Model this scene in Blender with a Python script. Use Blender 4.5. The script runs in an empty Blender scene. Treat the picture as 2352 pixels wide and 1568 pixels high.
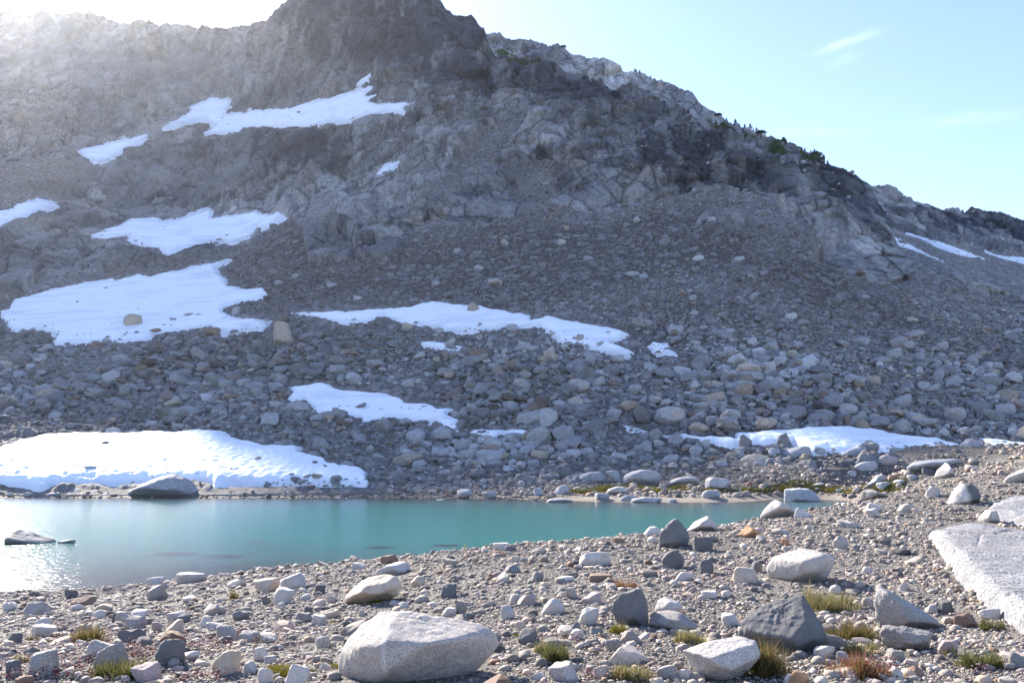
import bpy, math, random
import numpy as np
from mathutils import Vector

# ------------------------------------------------------------------ camera, sky, sun, exposure
sc = bpy.context.scene
LINK = sc.collection.objects.link
FP, CX, CY, HOR = 1907.0, 1176.0, 784.0, 1040.0      # lens in picture units, picture centre, level of the horizon
PITCH = math.atan((HOR - CY) / FP)
ZC = 4.0                                             # eye height above the lake
SUN_AZ, SUN_EL = math.radians(-33.8), math.radians(28.5)   # azimuth from straight ahead (+Y), elevation

cam = bpy.data.cameras.new('camera'); cam.sensor_width = 22.2; cam.lens = FP / 2352.0 * 22.2
cam.clip_start = 0.1; cam.clip_end = 20000
camo = bpy.data.objects.new('camera', cam); LINK(camo)
camo.location = (0, 0, ZC); camo.rotation_euler = (math.pi / 2 + PITCH, 0, 0)
sc.camera = camo

world = bpy.data.worlds.new('World'); sc.world = world; world.use_nodes = True
wn, wl = world.node_tree.nodes, world.node_tree.links
wn.clear()
sky = wn.new('ShaderNodeTexSky'); sky.sky_type = 'NISHITA'; sky.sun_disc = False
sky.sun_elevation = SUN_EL; sky.sun_rotation = SUN_AZ
sky.altitude = 1900; sky.air_density = 1.0; sky.dust_density = 1.6; sky.ozone_density = 2.6
bg = wn.new('ShaderNodeBackground'); bg.inputs['Strength'].default_value = 0.12
wo = wn.new('ShaderNodeOutputWorld'); wl.new(bg.outputs[0], wo.inputs[0])
# a thin wisp of cloud, fixed to its direction in the sky
tc = wn.new('ShaderNodeTexCoord')
def wmath(op, a, b=None, c=None):
    n = wn.new('ShaderNodeMath'); n.operation = op
    for i, x in enumerate((a, b, c)):
        if x is None: continue
        if isinstance(x, (int, float)): n.inputs[i].default_value = x
        else: wl.new(x, n.inputs[i])
    return n.outputs[0]
def wdot(vec):
    n = wn.new('ShaderNodeVectorMath'); n.operation = 'DOT_PRODUCT'
    wl.new(tc.outputs['Generated'], n.inputs[0]); n.inputs[1].default_value = vec
    return n.outputs['Value']
def sky_dir(u, v):
    X, Y = (u - CX) / FP, (CY - v) / FP
    d = Vector((X, math.cos(PITCH) - Y * math.sin(PITCH), math.sin(PITCH) + Y * math.cos(PITCH)))
    return d.normalized()
def wisp(u0, v0, u1, v1, width, gain, seed):
    a, b = sky_dir(u0, v0), sky_dir(u1, v1)
    m = (a + b).normalized(); ax = (b - a); L = ax.length / 2; ax.normalize()
    up = m.cross(ax).normalized()
    s, t = wdot(ax), wdot(up)
    mp = wn.new('ShaderNodeMapping'); wl.new(tc.outputs['Generated'], mp.inputs[0])
    mp.inputs['Scale'].default_value = (40, 40, 90); mp.inputs['Location'].default_value = (seed, 0, 0)
    nz = wn.new('ShaderNodeTexNoise'); nz.inputs['Scale'].default_value = 1.0; nz.inputs['Detail'].default_value = 6
    nz.inputs['Roughness'].default_value = 0.62
    wl.new(mp.outputs[0], nz.inputs['Vector'])
    nv = wmath('SUBTRACT', nz.outputs[0], 0.5)
    t2 = wmath('ADD', t, wmath('MULTIPLY', nv, width * 3.0))
    gt = wmath('POWER', 2.718, wmath('MULTIPLY', wmath('MULTIPLY', t2, t2), -1.0 / (width * width)))
    sn = wmath('DIVIDE', s, L * 0.75)
    gs = wmath('POWER', 2.718, wmath('MULTIPLY', wmath('POWER', wmath('ABSOLUTE', sn), 3.0), -1.0))
    front = wmath('GREATER_THAN', wdot(m), 0.5)
    k = wmath('MULTIPLY', wmath('MULTIPLY', gt, gs), wmath('MULTIPLY', front, gain))
    tex = wmath('ADD', wmath('MULTIPLY', nv, 2.4), 0.75)
    return wmath('MAXIMUM', wmath('MULTIPLY', k, tex), 0.0)
wisps = wmath('ADD', wmath('ADD', wisp(1850, 132, 2050, 62, 0.004, 0.6, 3.1), wisp(1890, 150, 1990, 120, 0.006, 0.3, 9.4)),
              wmath('ADD', wisp(2060, 290, 2420, 255, 0.006, 0.3, 5.2), wisp(1720, 305, 2050, 300, 0.004, 0.25, 7.7)))
wadd = wn.new('ShaderNodeMixRGB'); wadd.blend_type = 'ADD'; wadd.inputs[0].default_value = 1.0
wl.new(sky.outputs[0], wadd.inputs[1])
wcol = wn.new('ShaderNodeMixRGB'); wcol.blend_type = 'MULTIPLY'; wcol.inputs[0].default_value = 1.0
wcol.inputs[1].default_value = (1.0, 0.97, 0.93, 1); wl.new(wisps, wcol.inputs[2])
wl.new(wcol.outputs[0], wadd.inputs[2]); 
wb = wn.new('ShaderNodeMixRGB'); wb.blend_type = 'MULTIPLY'; wb.inputs[0].default_value = 1.0; wb.inputs[2].default_value = (1.06, 0.965, 1.01, 1)
wl.new(wadd.outputs[0], wb.inputs[1]); wl.new(wb.outputs[0], bg.inputs[0])

sun = bpy.data.lights.new('sun', 'SUN'); sun.energy = 4.8; sun.angle = math.radians(0.53); sun.color = (1.0, 0.93, 0.84)
suno = bpy.data.objects.new('sun', sun); LINK(suno)
SUN_DIR = Vector((math.sin(SUN_AZ) * math.cos(SUN_EL), math.cos(SUN_AZ) * math.cos(SUN_EL), math.sin(SUN_EL)))
suno.rotation_euler = SUN_DIR.to_track_quat('Z', 'Y').to_euler(); suno.location = (-300, 400, 400)

vs = sc.view_settings
sc.display_settings.display_device = 'sRGB'
vs.view_transform = 'Standard'; vs.look = 'None'; vs.exposure = 1.78; vs.gamma = 1.0; vs.use_curve_mapping = False
sc.cycles.use_denoising = True
sc.cycles.max_bounces = 6; sc.cycles.diffuse_bounces = 3; sc.cycles.glossy_bounces = 3; sc.cycles.transparent_max_bounces = 8

# ------------------------------------------------------------------ noise
def _h(ix, iy, iz, seed):
    with np.errstate(over='ignore'):
        h = (ix.astype(np.uint32) * np.uint32(374761393) + iy.astype(np.uint32) * np.uint32(668265263)
             + iz.astype(np.uint32) * np.uint32(2147483647 - 5) * np.uint32(97) + np.uint32(seed * 974711 + 17))
        h ^= h >> np.uint32(15); h *= np.uint32(2246822519); h ^= h >> np.uint32(13)
        h *= np.uint32(3266489917); h ^= h >> np.uint32(16)
    return h
def _r(h, k):
    with np.errstate(over='ignore'):
        h = h * np.uint32(2654435761) + np.uint32(k * 40503 + 1)
        h ^= h >> np.uint32(15); h *= np.uint32(2246822519); h ^= h >> np.uint32(13)
    return (h >> np.uint32(8)).astype(np.float32) / np.float32(16777216.0)
def vnoise(P, seed=0):
    I = np.floor(P).astype(np.int64); F = (P - I).astype(np.float32)
    F = F * F * F * (F * (F * 6 - 15) + 10)
    out = 0
    for dx in (0, 1):
        wx = F[:, 0] if dx else 1 - F[:, 0]
        for dy in (0, 1):
            wy = F[:, 1] if dy else 1 - F[:, 1]
            for dz in (0, 1):
                wz = F[:, 2] if dz else 1 - F[:, 2]
                out = out + wx * wy * wz * _r(_h(I[:, 0] + dx, I[:, 1] + dy, I[:, 2] + dz, seed), 0)
    return out * 2 - 1
def fbm(P, octv=4, seed=0, gain=0.5, lac=2.03):
    a, s, t = 1.0, 0.0, 0.0
    P = np.asarray(P, dtype=np.float32)
    for o in range(octv):
        s = s + a * vnoise(P + 17.3 * o, seed + o); t += a; a *= gain; P = P * lac
    return s / t
def worley(P, seed=0):
    """nearest cell: distance, second distance, offset from its feature point, random id"""
    I = np.floor(P).astype(np.int64); n = len(P)
    d1 = np.full(n, 9, np.float32); d2 = np.full(n, 9, np.float32)
    vec = np.zeros((n, 3), np.float32); idh = np.zeros(n, np.uint32)
    for dx in (-1, 0, 1):
        for dy in (-1, 0, 1):
            for dz in (-1, 0, 1):
                h = _h(I[:, 0] + dx, I[:, 1] + dy, I[:, 2] + dz, seed)
                V = np.stack([P[:, 0] - (I[:, 0] + dx + 0.1 + 0.8 * _r(h, 1)), P[:, 1] - (I[:, 1] + dy + 0.1 + 0.8 * _r(h, 2)),
                              P[:, 2] - (I[:, 2] + dz + 0.1 + 0.8 * _r(h, 3))], 1).astype(np.float32)
                d = np.sqrt((V * V).sum(1))
                m = d < d1
                d2 = np.where(m, d1, np.minimum(d2, d))
                d1 = np.where(m, d, d1); vec[m] = V[m]; idh[m] = h[m]
    return d1, d2, vec, idh
def facets(P, seed, flat=0.5, crack=0.35):
    """broken-rock relief: every cell is a tilted plane with its own height; its edges are cracks. Returns relief and edge distance, id"""
    d1, d2, vec, idh = worley(P, seed)
    g = np.stack([_r(idh, 5), _r(idh, 6), _r(idh, 7)], 1) * 2 - 1
    e = d2 - d1
    rel = ((g * vec).sum(1) * 0.9 + (_r(idh, 8) - 0.5) * flat + 0.25 * crack) * smooth01(e, -0.03, 0.08) - crack * np.exp(-e / 0.05)
    return rel, e, idh

def crests(P, seed, k=0.55, tilt=0.75, sign=1):
    """faceted relief without steps: the lower (sign 1: sharp ribs) or upper (sign -1: blocks with notched joints) envelope of tilted cell planes"""
    I = np.floor(P).astype(np.int64); best = np.full(len(P), 9, np.float32); sec = best.copy(); bid = np.zeros(len(P), np.uint32)
    for dx in (-1, 0, 1):
        for dy in (-1, 0, 1):
            for dz in (-1, 0, 1):
                h = _h(I[:, 0] + dx, I[:, 1] + dy, I[:, 2] + dz, seed)
                V = np.stack([P[:, 0] - (I[:, 0] + dx + _r(h, 1)), P[:, 1] - (I[:, 1] + dy + _r(h, 2)), P[:, 2] - (I[:, 2] + dz + _r(h, 3))], 1).astype(np.float32)
                f = ((_r(h, 5) * 2 - 1) * V[:, 0] + (_r(h, 6) * 2 - 1) * V[:, 1] + (_r(h, 7) * 2 - 1) * V[:, 2]) * tilt + (_r(h, 8) - .5) * .4 + k * (V * V).sum(1)
                m = f < best
                sec = np.where(m, best, np.minimum(sec, f)); best = np.where(m, f, best); bid[m] = h[m]
    return sign * best, sec - best, bid

# ------------------------------------------------------------------ picture <-> world
cp, sp = math.cos(PITCH), math.sin(PITCH)
def ray(u, v):
    X = (np.asarray(u, float) - CX) / FP; Y = (CY - np.asarray(v, float)) / FP
    dy = cp - Y * sp; dz = sp + Y * cp
    return X / dy, dz / dy                    # x and z per metre of forward distance
def at(u, v, y):
    a, b = ray(u, v); return np.stack([a * y, np.broadcast_to(y, np.shape(a * y)), ZC + b * y], -1)
def project(P):
    P = np.asarray(P, float); x, y, z = P[..., 0], P[..., 1], P[..., 2] - ZC
    d = y * cp + z * sp; Y = -y * sp + z * cp
    return CX + FP * x / d, CY - FP * Y / d, d
def tps(pts, vals, smooth=0.0):
    pts = np.asarray(pts, float); vals = np.asarray(vals, float); n = len(pts)
    def K(r2): return 0.5 * r2 * np.log(np.maximum(r2, 1e-12))
    r2 = ((pts[:, None] - pts[None]) ** 2).sum(-1)
    A = np.zeros((n + 3, n + 3)); A[:n, :n] = K(r2) + smooth * np.eye(n); A[:n, n] = 1; A[:n, n + 1:] = pts
    A[n, :n] = 1; A[n + 1:, :n] = pts.T
    w = np.linalg.solve(A, np.concatenate([vals, [0, 0, 0]]))
    def f(q):
        q = np.asarray(q, float); sh = q.shape[:-1]; q = q.reshape(-1, 2); out = np.empty(len(q))
        for s in range(0, len(q), 60000):
            c = q[s:s + 60000]
            out[s:s + 60000] = K(((c[:, None] - pts[None]) ** 2).sum(-1)) @ w[:n] + w[n] + c @ w[n + 1:]
        return out.reshape(sh)
    return f
def inside(poly, u, v):
    poly = np.asarray(poly, float); r = np.zeros(np.shape(u), bool); n = len(poly)
    for i in range(n):
        x0, y0 = poly[i]; x1, y1 = poly[(i + 1) % n]
        if y0 == y1: continue
        c = (y0 > v) != (y1 > v)
        r ^= c & (u < (x1 - x0) * (v - y0) / (y1 - y0) + x0)
    return r
def edge_dist(poly, u, v):
    poly = np.asarray(poly, float); d = np.full(np.shape(u), 1e9); n = len(poly)
    for i in range(n):
        a = poly[i]; b = poly[(i + 1) % n]; e = b - a; L = (e * e).sum() + 1e-9
        t = np.clip(((u - a[0]) * e[0] + (v - a[1]) * e[1]) / L, 0, 1)
        d = np.minimum(d, np.hypot(u - a[0] - t * e[0], v - a[1] - t * e[1]))
    return d
def sdist(poly, u, v):
    d = edge_dist(poly, u, v); return np.where(inside(poly, u, v), d, -d)
def smooth01(x, a, b):
    t = np.clip((x - a) / (b - a), 0, 1); return t * t * (3 - 2 * t)
def lerp(a, b, t): return a + (b - a) * t

# ------------------------------------------------------------------ mesh helpers
def raw_mesh(name, verts, faces, mat=None, col=None, smooth=True, attrs=None):
    verts = np.ascontiguousarray(verts, np.float32); faces = np.ascontiguousarray(faces, np.int32)
    me = bpy.data.meshes.new(name); nf, k = faces.shape
    me.vertices.add(len(verts)); me.vertices.foreach_set('co', verts.ravel())
    me.loops.add(nf * k); me.loops.foreach_set('vertex_index', faces.ravel())
    me.polygons.add(nf); me.polygons.foreach_set('loop_start', np.arange(0, nf * k, k, dtype=np.int32))
    me.polygons.foreach_set('use_smooth', np.full(nf, smooth, bool))
    if col is not None:
        c4 = np.ones((len(verts), 4), np.float32); c4[:, :3] = col
        a = me.attributes.new('col', 'FLOAT_COLOR', 'POINT'); a.data.foreach_set('color', c4.ravel())
    for k_, v_ in (attrs or {}).items():
        a = me.attributes.new(k_, 'FLOAT', 'POINT'); a.data.foreach_set('value', np.ascontiguousarray(v_, np.float32).ravel())
    me.update(calc_edges=True)
    if mat: me.materials.append(mat)
    return me
def add(name, me, label=None, cat=None, group=None, kind=None, parent=None, loc=None):
    o = bpy.data.objects.new(name, me); LINK(o)
    if loc is not None: o.location = loc
    if parent: o.parent = parent
    if label: o['label'] = label
    if cat: o['category'] = cat
    if group: o['group'] = group
    if kind: o['kind'] = kind
    return o
def grid_faces(nr, nc):
    r, c = np.meshgrid(np.arange(nr - 1), np.arange(nc - 1), indexing='ij')
    i = (r * nc + c).ravel()
    return np.stack([i, i + 1, i + nc + 1, i + nc], 1)

# ------------------------------------------------------------------ materials
def nt(name):
    m = bpy.data.materials.new(name); m.use_nodes = True
    n, l = m.node_tree.nodes, m.node_tree.links; n.clear()
    out = n.new('ShaderNodeOutputMaterial'); b = n.new('ShaderNodeBsdfPrincipled'); l.new(b.outputs[0], out.inputs[0])
    b.inputs['Roughness'].default_value = 0.85; b.inputs['Specular IOR Level'].default_value = 0.25
    return m, n, l, b
def rock_mat(name, fine, amp, bump, bscale, speck=0.0, speck_scale=60.0, rough=0.85, bdist=0.02):
    """the stone's own colour ('col'), broken up by fine grain; speck adds the dark mica of granite"""
    m, n, l, b = nt(name); b.inputs['Roughness'].default_value = rough
    at_ = n.new('ShaderNodeAttribute'); at_.attribute_name = 'col'
    co = n.new('ShaderNodeTexCoord')
    nz = n.new('ShaderNodeTexNoise'); nz.inputs['Scale'].default_value = fine; nz.inputs['Detail'].default_value = 5
    nz.inputs['Roughness'].default_value = 0.65; l.new(co.outputs['Object'], nz.inputs['Vector'])
    mr = n.new('ShaderNodeMapRange'); l.new(nz.outputs[0], mr.inputs[0])
    mr.inputs[1].default_value = 0.3; mr.inputs[2].default_value = 0.7; mr.inputs[3].default_value = 1 - amp; mr.inputs[4].default_value = 1 + amp
    mx = n.new('ShaderNodeVectorMath'); mx.operation = 'SCALE'; l.new(at_.outputs['Color'], mx.inputs[0]); l.new(mr.outputs[0], mx.inputs['Scale'])
    cur = mx.outputs[0]
    if speck:
        s2 = n.new('ShaderNodeTexNoise'); s2.inputs['Scale'].default_value = speck_scale; s2.inputs['Detail'].default_value = 3
        s2.inputs['Roughness'].default_value = 0.75; l.new(co.outputs['Object'], s2.inputs['Vector'])
        m2 = n.new('ShaderNodeMapRange'); l.new(s2.outputs[0], m2.inputs[0])
        m2.inputs[1].default_value = 0.38; m2.inputs[2].default_value = 0.56; m2.inputs[3].default_value = 1 - speck; m2.inputs[4].default_value = 1 + speck * 0.35
        mx2 = n.new('ShaderNodeVectorMath'); mx2.operation = 'SCALE'; l.new(cur, mx2.inputs[0]); l.new(m2.outputs[0], mx2.inputs['Scale']); cur = mx2.outputs[0]
    l.new(cur, b.inputs['Base Color'])
    nb = n.new('ShaderNodeTexNoise'); nb.inputs['Scale'].default_value = bscale; nb.inputs['Detail'].default_value = 7; nb.inputs['Roughness'].default_value = 0.7
    l.new(co.outputs['Object'], nb.inputs['Vector'])
    bp = n.new('ShaderNodeBump'); bp.inputs['Strength'].default_value = bump; bp.inputs['Distance'].default_value = bdist
    l.new(nb.outputs[0], bp.inputs['Height']); l.new(bp.outputs[0], b.inputs['Normal'])
    return m
M_CLIFF = rock_mat('cliff_rock', 0.9, 0.38, 0.9, 1.3, bdist=0.7)
M_SCREE = rock_mat('scree_stone', 2.2, 0.2, 0.6, 3.0, bdist=0.12)
M_GRAVEL = rock_mat('gravel_stone', 40.0, 0.25, 0.5, 60.0, bdist=0.006)
M_GROUND = rock_mat('sandy_gravel', 22.0, 0.35, 1.0, 45.0, speck=0.3, speck_scale=90, bdist=0.02)
def grains(m):
    n, l = m.node_tree.nodes, m.node_tree.links; b = [q for q in n if q.type == 'BSDF_PRINCIPLED'][0]; bp = [q for q in n if q.type == 'BUMP'][0]
    co = [q for q in n if q.type == 'TEX_COORD'][0]; v = n.new('ShaderNodeTexVoronoi'); v.inputs['Scale'].default_value = 55; l.new(co.outputs['Object'], v.inputs['Vector'])
    src = b.inputs['Base Color'].links[0].from_socket; sp_ = n.new('ShaderNodeSeparateColor'); l.new(v.outputs['Color'], sp_.inputs[0])
    mr = n.new('ShaderNodeMapRange'); l.new(sp_.outputs[0], mr.inputs[0]); mr.inputs[3].default_value = .55; mr.inputs[4].default_value = 1.5
    mx = n.new('ShaderNodeVectorMath'); mx.operation = 'SCALE'; l.new(src, mx.inputs[0]); l.new(mr.outputs[0], mx.inputs['Scale']); l.new(mx.outputs[0], b.inputs['Base Color'])
    hs = n.new('ShaderNodeMath'); hs.operation = 'SUBTRACT'; h0 = bp.inputs['Height'].links[0].from_socket; l.new(h0, hs.inputs[0]); l.new(v.outputs['Distance'], hs.inputs[1]); l.new(hs.outputs[0], bp.inputs['Height'])
grains(M_GROUND)
M_GRANITE = rock_mat('granite', 3.0, 0.12, 0.9, 28.0, speck=0.5, speck_scale=95.0, bdist=0.018)
M_SLAB = rock_mat('grooved_granite', 5.0, 0.2, 1.0, 18.0, speck=0.62, speck_scale=24.0, bdist=0.04)
M_PALE = rock_mat('pale_stone', 4.0, 0.14, 0.8, 22.0, speck=0.14, speck_scale=70.0, bdist=0.018)
M_DARK = rock_mat('dark_stone', 5.0, 0.15, 0.6, 30.0, speck=0.12, speck_scale=110.0, bdist=0.01)
# ------------------------------------------------------------------ near ground: one height field over x, y
def zat(u, v, y): p = at(u, v, y); return (float(p[0]), float(p[1]), float(p[2]))
near_pts = [zat(u, 1568, 7.0) for u in (-500, 0, 600, 1176, 1700, 2352, 2850)]
near_pts += [(-3, 2.5, 2.2), (3, 2.5, 2.3), (-9, 3, 1.7), (9, 3, 2.5), (0, -6, 2.4), (-14, -6, 1.6), (14, -6, 2.9)]
for u, v, y in [(0, 1480, 11.0), (0, 1395, 20.0), (-500, 1390, 20.0), (400, 1338, 24.2), (700, 1300, 25.0), (1100, 1262, 23.2), (1300, 1246, 22.3),
                (1500, 1226, 23.2), (1760, 1186, 27.6), (1900, 1168, 32.0), (2000, 1153, 36.0), (2150, 1128, 42.6), (600, 1450, 11.5),
                (1176, 1400, 11.0), (1700, 1400, 11.0), (2200, 1400, 11.3), (1176, 1320, 15.0), (1700, 1300, 15.5), (2100, 1250, 18.0),
                (2300, 1200, 24.0), (400, 1400, 16.0), (2352, 1065, 75), (2200, 1080, 72), (2050, 1092, 72), (1900, 1094, 79), (2100, 1062, 84),
                (2352, 1100, 50), (2650, 1080, 60)]:
    near_pts.append(zat(u, v, y))
def ux(u, v, y): return float(ray(u, v)[0]) * y
near_pts += [(ux(0, 1300, 28), 28, -0.55), (ux(400, 1300, 31), 31, -0.6), (ux(700, 1290, 30), 30, -0.45), (ux(1100, 1255, 30), 30, -0.4),
             (ux(1300, 1240, 30), 30, -0.35), (ux(1500, 1220, 32), 32, -0.4), (ux(1760, 1180, 37), 37, -0.5), (ux(1900, 1160, 43), 43, -0.25),
             (ux(1990, 1150, 48), 48, -0.25), (ux(2060, 1140, 56), 56, -0.2), (ux(2100, 1135, 64), 64, -0.05),
             (-40, 50, -3), (-10, 50, -3), (10, 52, -2.6), (-62, 40, -2.5), (24, 58, -1.3), (30, 66, -0.7), (-75, 60, -2.6), (-40, 65, -2.2), (0, 64, -1.6), (14, 63, -1.0),
             (-80, 77.3, .1), (-47, 76.5, .1), (-20, 76, .1), (0, 74, .05), (8, 70.5, 0.05), (20, 70.5, .02), (27, 74, 0.0), (36, 77, 0.0), (40, 73, .1),
             (2, 77, .5), (11, 75.5, .6), (20, 76, .7), (30, 79, .9), (-80, 81, .8), (-47, 80, .7), (-20, 80, .7), (0, 81, 1.0), (16, 82, 1.5), (33, 84, 2.2),
             (-80, 90, 4), (-40, 90, 3.6), (0, 90, 3.4), (30, 90, 3.9), (60, 90, 4.2), (58, 62, 3.2), (72, 40, 3.8), (45, 20, 3.2), (28, 8, 2.8), (-60, 15, -.8), (-45, 8, .4), (-60, -6, .6), (60, -6, 3.5)]
near_pts = np.array(near_pts)
_zn = tps(near_pts[:, :2] / 20, near_pts[:, 2], 0.002)
def z_near(x, y):
    x = np.asarray(x, float); y = np.asarray(y, float)
    z = _zn(np.stack([x, y], -1) / 20)
    P = np.stack([x, y, 0 * x], -1).reshape(-1, 3)
    z = z + (fbm(P * 0.28, 3, 5) * 0.10 + fbm(P * 1.3, 2, 8) * 0.025).reshape(z.shape)
    return z
NY, NX = 560, 760
yy = 1.2 * (96 / 1.2) ** np.linspace(0, 1, NY)
tt = np.linspace(-1.15, 1.15, NX)
Xg = (tt[None, :] * yy[:, None] * (1 + 4 / (yy[:, None] + 1))); Yg = np.broadcast_to(yy[:, None], Xg.shape).copy()
Yg[0] = -8; Yg[1] = -4; Yg[2] = -2; Xg[0] = tt * 14; Xg[1] = tt * 12; Xg[2] = tt * 10
Zg = z_near(Xg, Yg)
Pg = np.stack([Xg, Yg, Zg], -1).reshape(-1, 3)
n1 = fbm(Pg * 0.35, 4, 31); n2 = fbm(Pg * 2.5, 3, 33)
cg = lerp(np.array([.125, .113, .098]), np.array([.19, .173, .15]), smooth01(n1, -.4, .4)[:, None])
wet = smooth01(Pg[:, 2], 0.18, 0.02)[:, None]
cg = lerp(cg, np.array([.13, .115, .085]), wet * 0.8)
sand = (smooth01(Pg[:, 1], 66, 69) * smooth01(Pg[:, 0], 3, 7) * smooth01(Pg[:, 2], 0.75, 0.4) * (Pg[:, 2] > -0.1))[:, None]
cg = lerp(cg, np.array([.30, .255, .205]), sand * .7)
cg = cg * (1 + 0.12 * n2[:, None])
add('gravel_ground', raw_mesh('gravel_ground', Pg, grid_faces(NY, NX), M_GROUND, cg), 'grey gravel bank and lake bed', None, None, 'structure')
def hit_near(u, v):
    a, b = ray(u, v); ys = np.geomspace(3, 95, 900)
    d = z_near(a * ys, ys) - (ZC + b * ys)
    k = np.argmax(d > 0); 
    if not (d > 0).any(): k = len(ys) - 1
    y = ys[k]; return np.array([a * y, y, float(z_near(a * y, y))])

# ------------------------------------------------------------------ water
wx = np.linspace(-95, 62, 520); wy = np.linspace(14, 84, 300)
WX, WY = np.meshgrid(wx, wy); depth = -z_near(WX, WY)
DROWNED = [(585, 1246, 46, .10), (872, 1257, 60, .08), (1025, 1252, 62, .14), (400, 1272, 110, .10), (520, 1278, 90, .13)]      # flat stones just under the surface: u, v, width, depth of their top
for (u, v, w, dd) in DROWNED:
    a, b_ = ray(u, v); y = -ZC / b_; x = a * y; hw = w * y / FP / 2
    depth = np.where((((WX - x) / hw) ** 2 + ((WY - y) / (hw * .8)) ** 2) < 1.0, np.minimum(depth, dd + .16), depth)
m, n, l, b = nt('glacial_water')
b.inputs['Base Color'].default_value = (0.035, 0.27, 0.27, 1); b.inputs['Roughness'].default_value = 0.9; b.inputs['Specular IOR Level'].default_value = 0
dp = n.new('ShaderNodeAttribute'); dp.attribute_name = 'depth'
cr = n.new('ShaderNodeValToRGB'); l.new(dp.outputs['Fac'], cr.inputs[0])
cr.color_ramp.elements[0].position = 0.0; cr.color_ramp.elements[0].color = (.085, .09, .07, 1)
cr.color_ramp.elements[1].position = 0.62; cr.color_ramp.elements[1].color = (.042, .185, .163, 1)
e = cr.color_ramp.elements.new(0.25); e.color = (.055, .12, .112, 1)
l.new(cr.outputs[0], b.inputs['Base Color'])
tr = n.new('ShaderNodeBsdfTransparent'); tr.inputs[0].default_value = (.72, .85, .80, 1)
op = n.new('ShaderNodeMapRange'); l.new(dp.outputs['Fac'], op.inputs[0]); op.inputs[1].default_value = 0.0; op.inputs[2].default_value = 0.22
op.inputs[3].default_value = 0.25; op.inputs[4].default_value = 0.97
mx = n.new('ShaderNodeMixShader'); l.new(op.outputs[0], mx.inputs[0]); l.new(tr.outputs[0], mx.inputs[1]); l.new(b.outputs[0], mx.inputs[2])
gl = n.new('ShaderNodeBsdfGlossy'); gl.distribution = 'BECKMANN'; gl.inputs['Roughness'].default_value = 0.25; gl.inputs[0].default_value = (1, 1, 1, 1)
fr = n.new('ShaderNodeFresnel'); fr.inputs[0].default_value = 1.33
co = n.new('ShaderNodeTexCoord')
mp = n.new('ShaderNodeMapping'); l.new(co.outputs['Object'], mp.inputs[0]); mp.inputs['Scale'].default_value = (1.4, 3.2, 1); mp.inputs['Rotation'].default_value = (0, 0, math.radians(8))
w1 = n.new('ShaderNodeTexNoise'); w1.inputs['Scale'].default_value = 1.3; w1.inputs['Detail'].default_value = 4; w1.inputs['Roughness'].default_value = 0.6; l.new(mp.outputs[0], w1.inputs['Vector'])
bp = n.new('ShaderNodeBump'); bp.inputs['Strength'].default_value = 0.55; bp.inputs['Distance'].default_value = 0.045
l.new(w1.outputs[0], bp.inputs['Height']); l.new(bp.outputs[0], gl.inputs['Normal']); l.new(bp.outputs[0], fr.inputs['Normal'])
mx2 = n.new('ShaderNodeMixShader'); l.new(fr.outputs[0], mx2.inputs[0]); l.new(mx.outputs[0], mx2.inputs[1]); l.new(gl.outputs[0], mx2.inputs[2])
for nn in n:
    if nn.type == 'OUTPUT_MATERIAL': l.new(mx2.outputs[0], nn.inputs[0])
M_WATER = m
Pw = np.stack([WX, WY, 0 * WX], -1).reshape(-1, 3)
fw = grid_faces(300, 520)
keep = (depth.ravel()[fw].max(1) > -0.25)
add('lake_water', raw_mesh('lake_water', Pw, fw[keep], M_WATER, None, True, {'depth': np.clip(depth / 4, 0, 1)}), 'turquoise meltwater lake', None, None, 'structure')
# ------------------------------------------------------------------ mountain
SIL_A = [(-700, 200), (-400, 120), (-60, 45), (-20, 30), (0, 25), (17, 22), (70, 30), (101, 34), (117, 40), (141, 47), (146, 42), (164, 35), (191, 34), (218, 39), (265, 49), (305, 52), (319, 46), (352, 46), (366, 52), (393, 60), (406, 54), (433, 57), (470, 57), (500, 65), (534, 65), (554, 60), (591, 57), (614, 44), (631, 40), (638, 22), (655, 7), (668, 0), (700, -12), (760, -22), (820, -26), (900, -20), (980, -8), (1005, 0), (1018, 5), (1045, 17), (1082, 17), (1095, 30), (1108, 54), (1112, 72), (1119, 94), (1131, 128), (1139, 131), (1219, 139), (1263, 154), (1323, 171), (1377, 191), (1417, 204), (1458, 209), (1573, 258), (1642, 290), (1706, 316), (1786, 342), (1846, 358), (1871, 368), (1905, 384), (1939, 395), (1965, 414), (2000, 442), (2022, 473), (2040, 515), (2048, 540), (2086, 594), (2156, 626), (2240, 655), (2352, 691), (2600, 760), (3100, 860)]
SIL_C = [(1040, 60), (1117, 81), (1142, 79), (1166, 91), (1186, 89), (1213, 89), (1236, 96), (1263, 109), (1273, 119), (1286, 116), (1310, 128), (1354, 134), (1374, 138), (1391, 148), (1417, 156), (1454, 166), (1488, 170), (1508, 185), (1542, 198), (1573, 217), (1595, 225), (1608, 242), (1646, 263), (1689, 284), (1723, 301), (1757, 312), (1774, 327), (1795, 337), (1846, 354), (1871, 365), (1905, 382), (1960, 420)]
SIL_B = [(1900, 405), (1973, 412), (2028, 422), (2054, 433), (2088, 448), (2122, 463), (2164, 478), (2185, 478), (2215, 486), (2245, 482), (2287, 484), (2330, 494), (2352, 501), (2600, 545), (3100, 600)]
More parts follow.
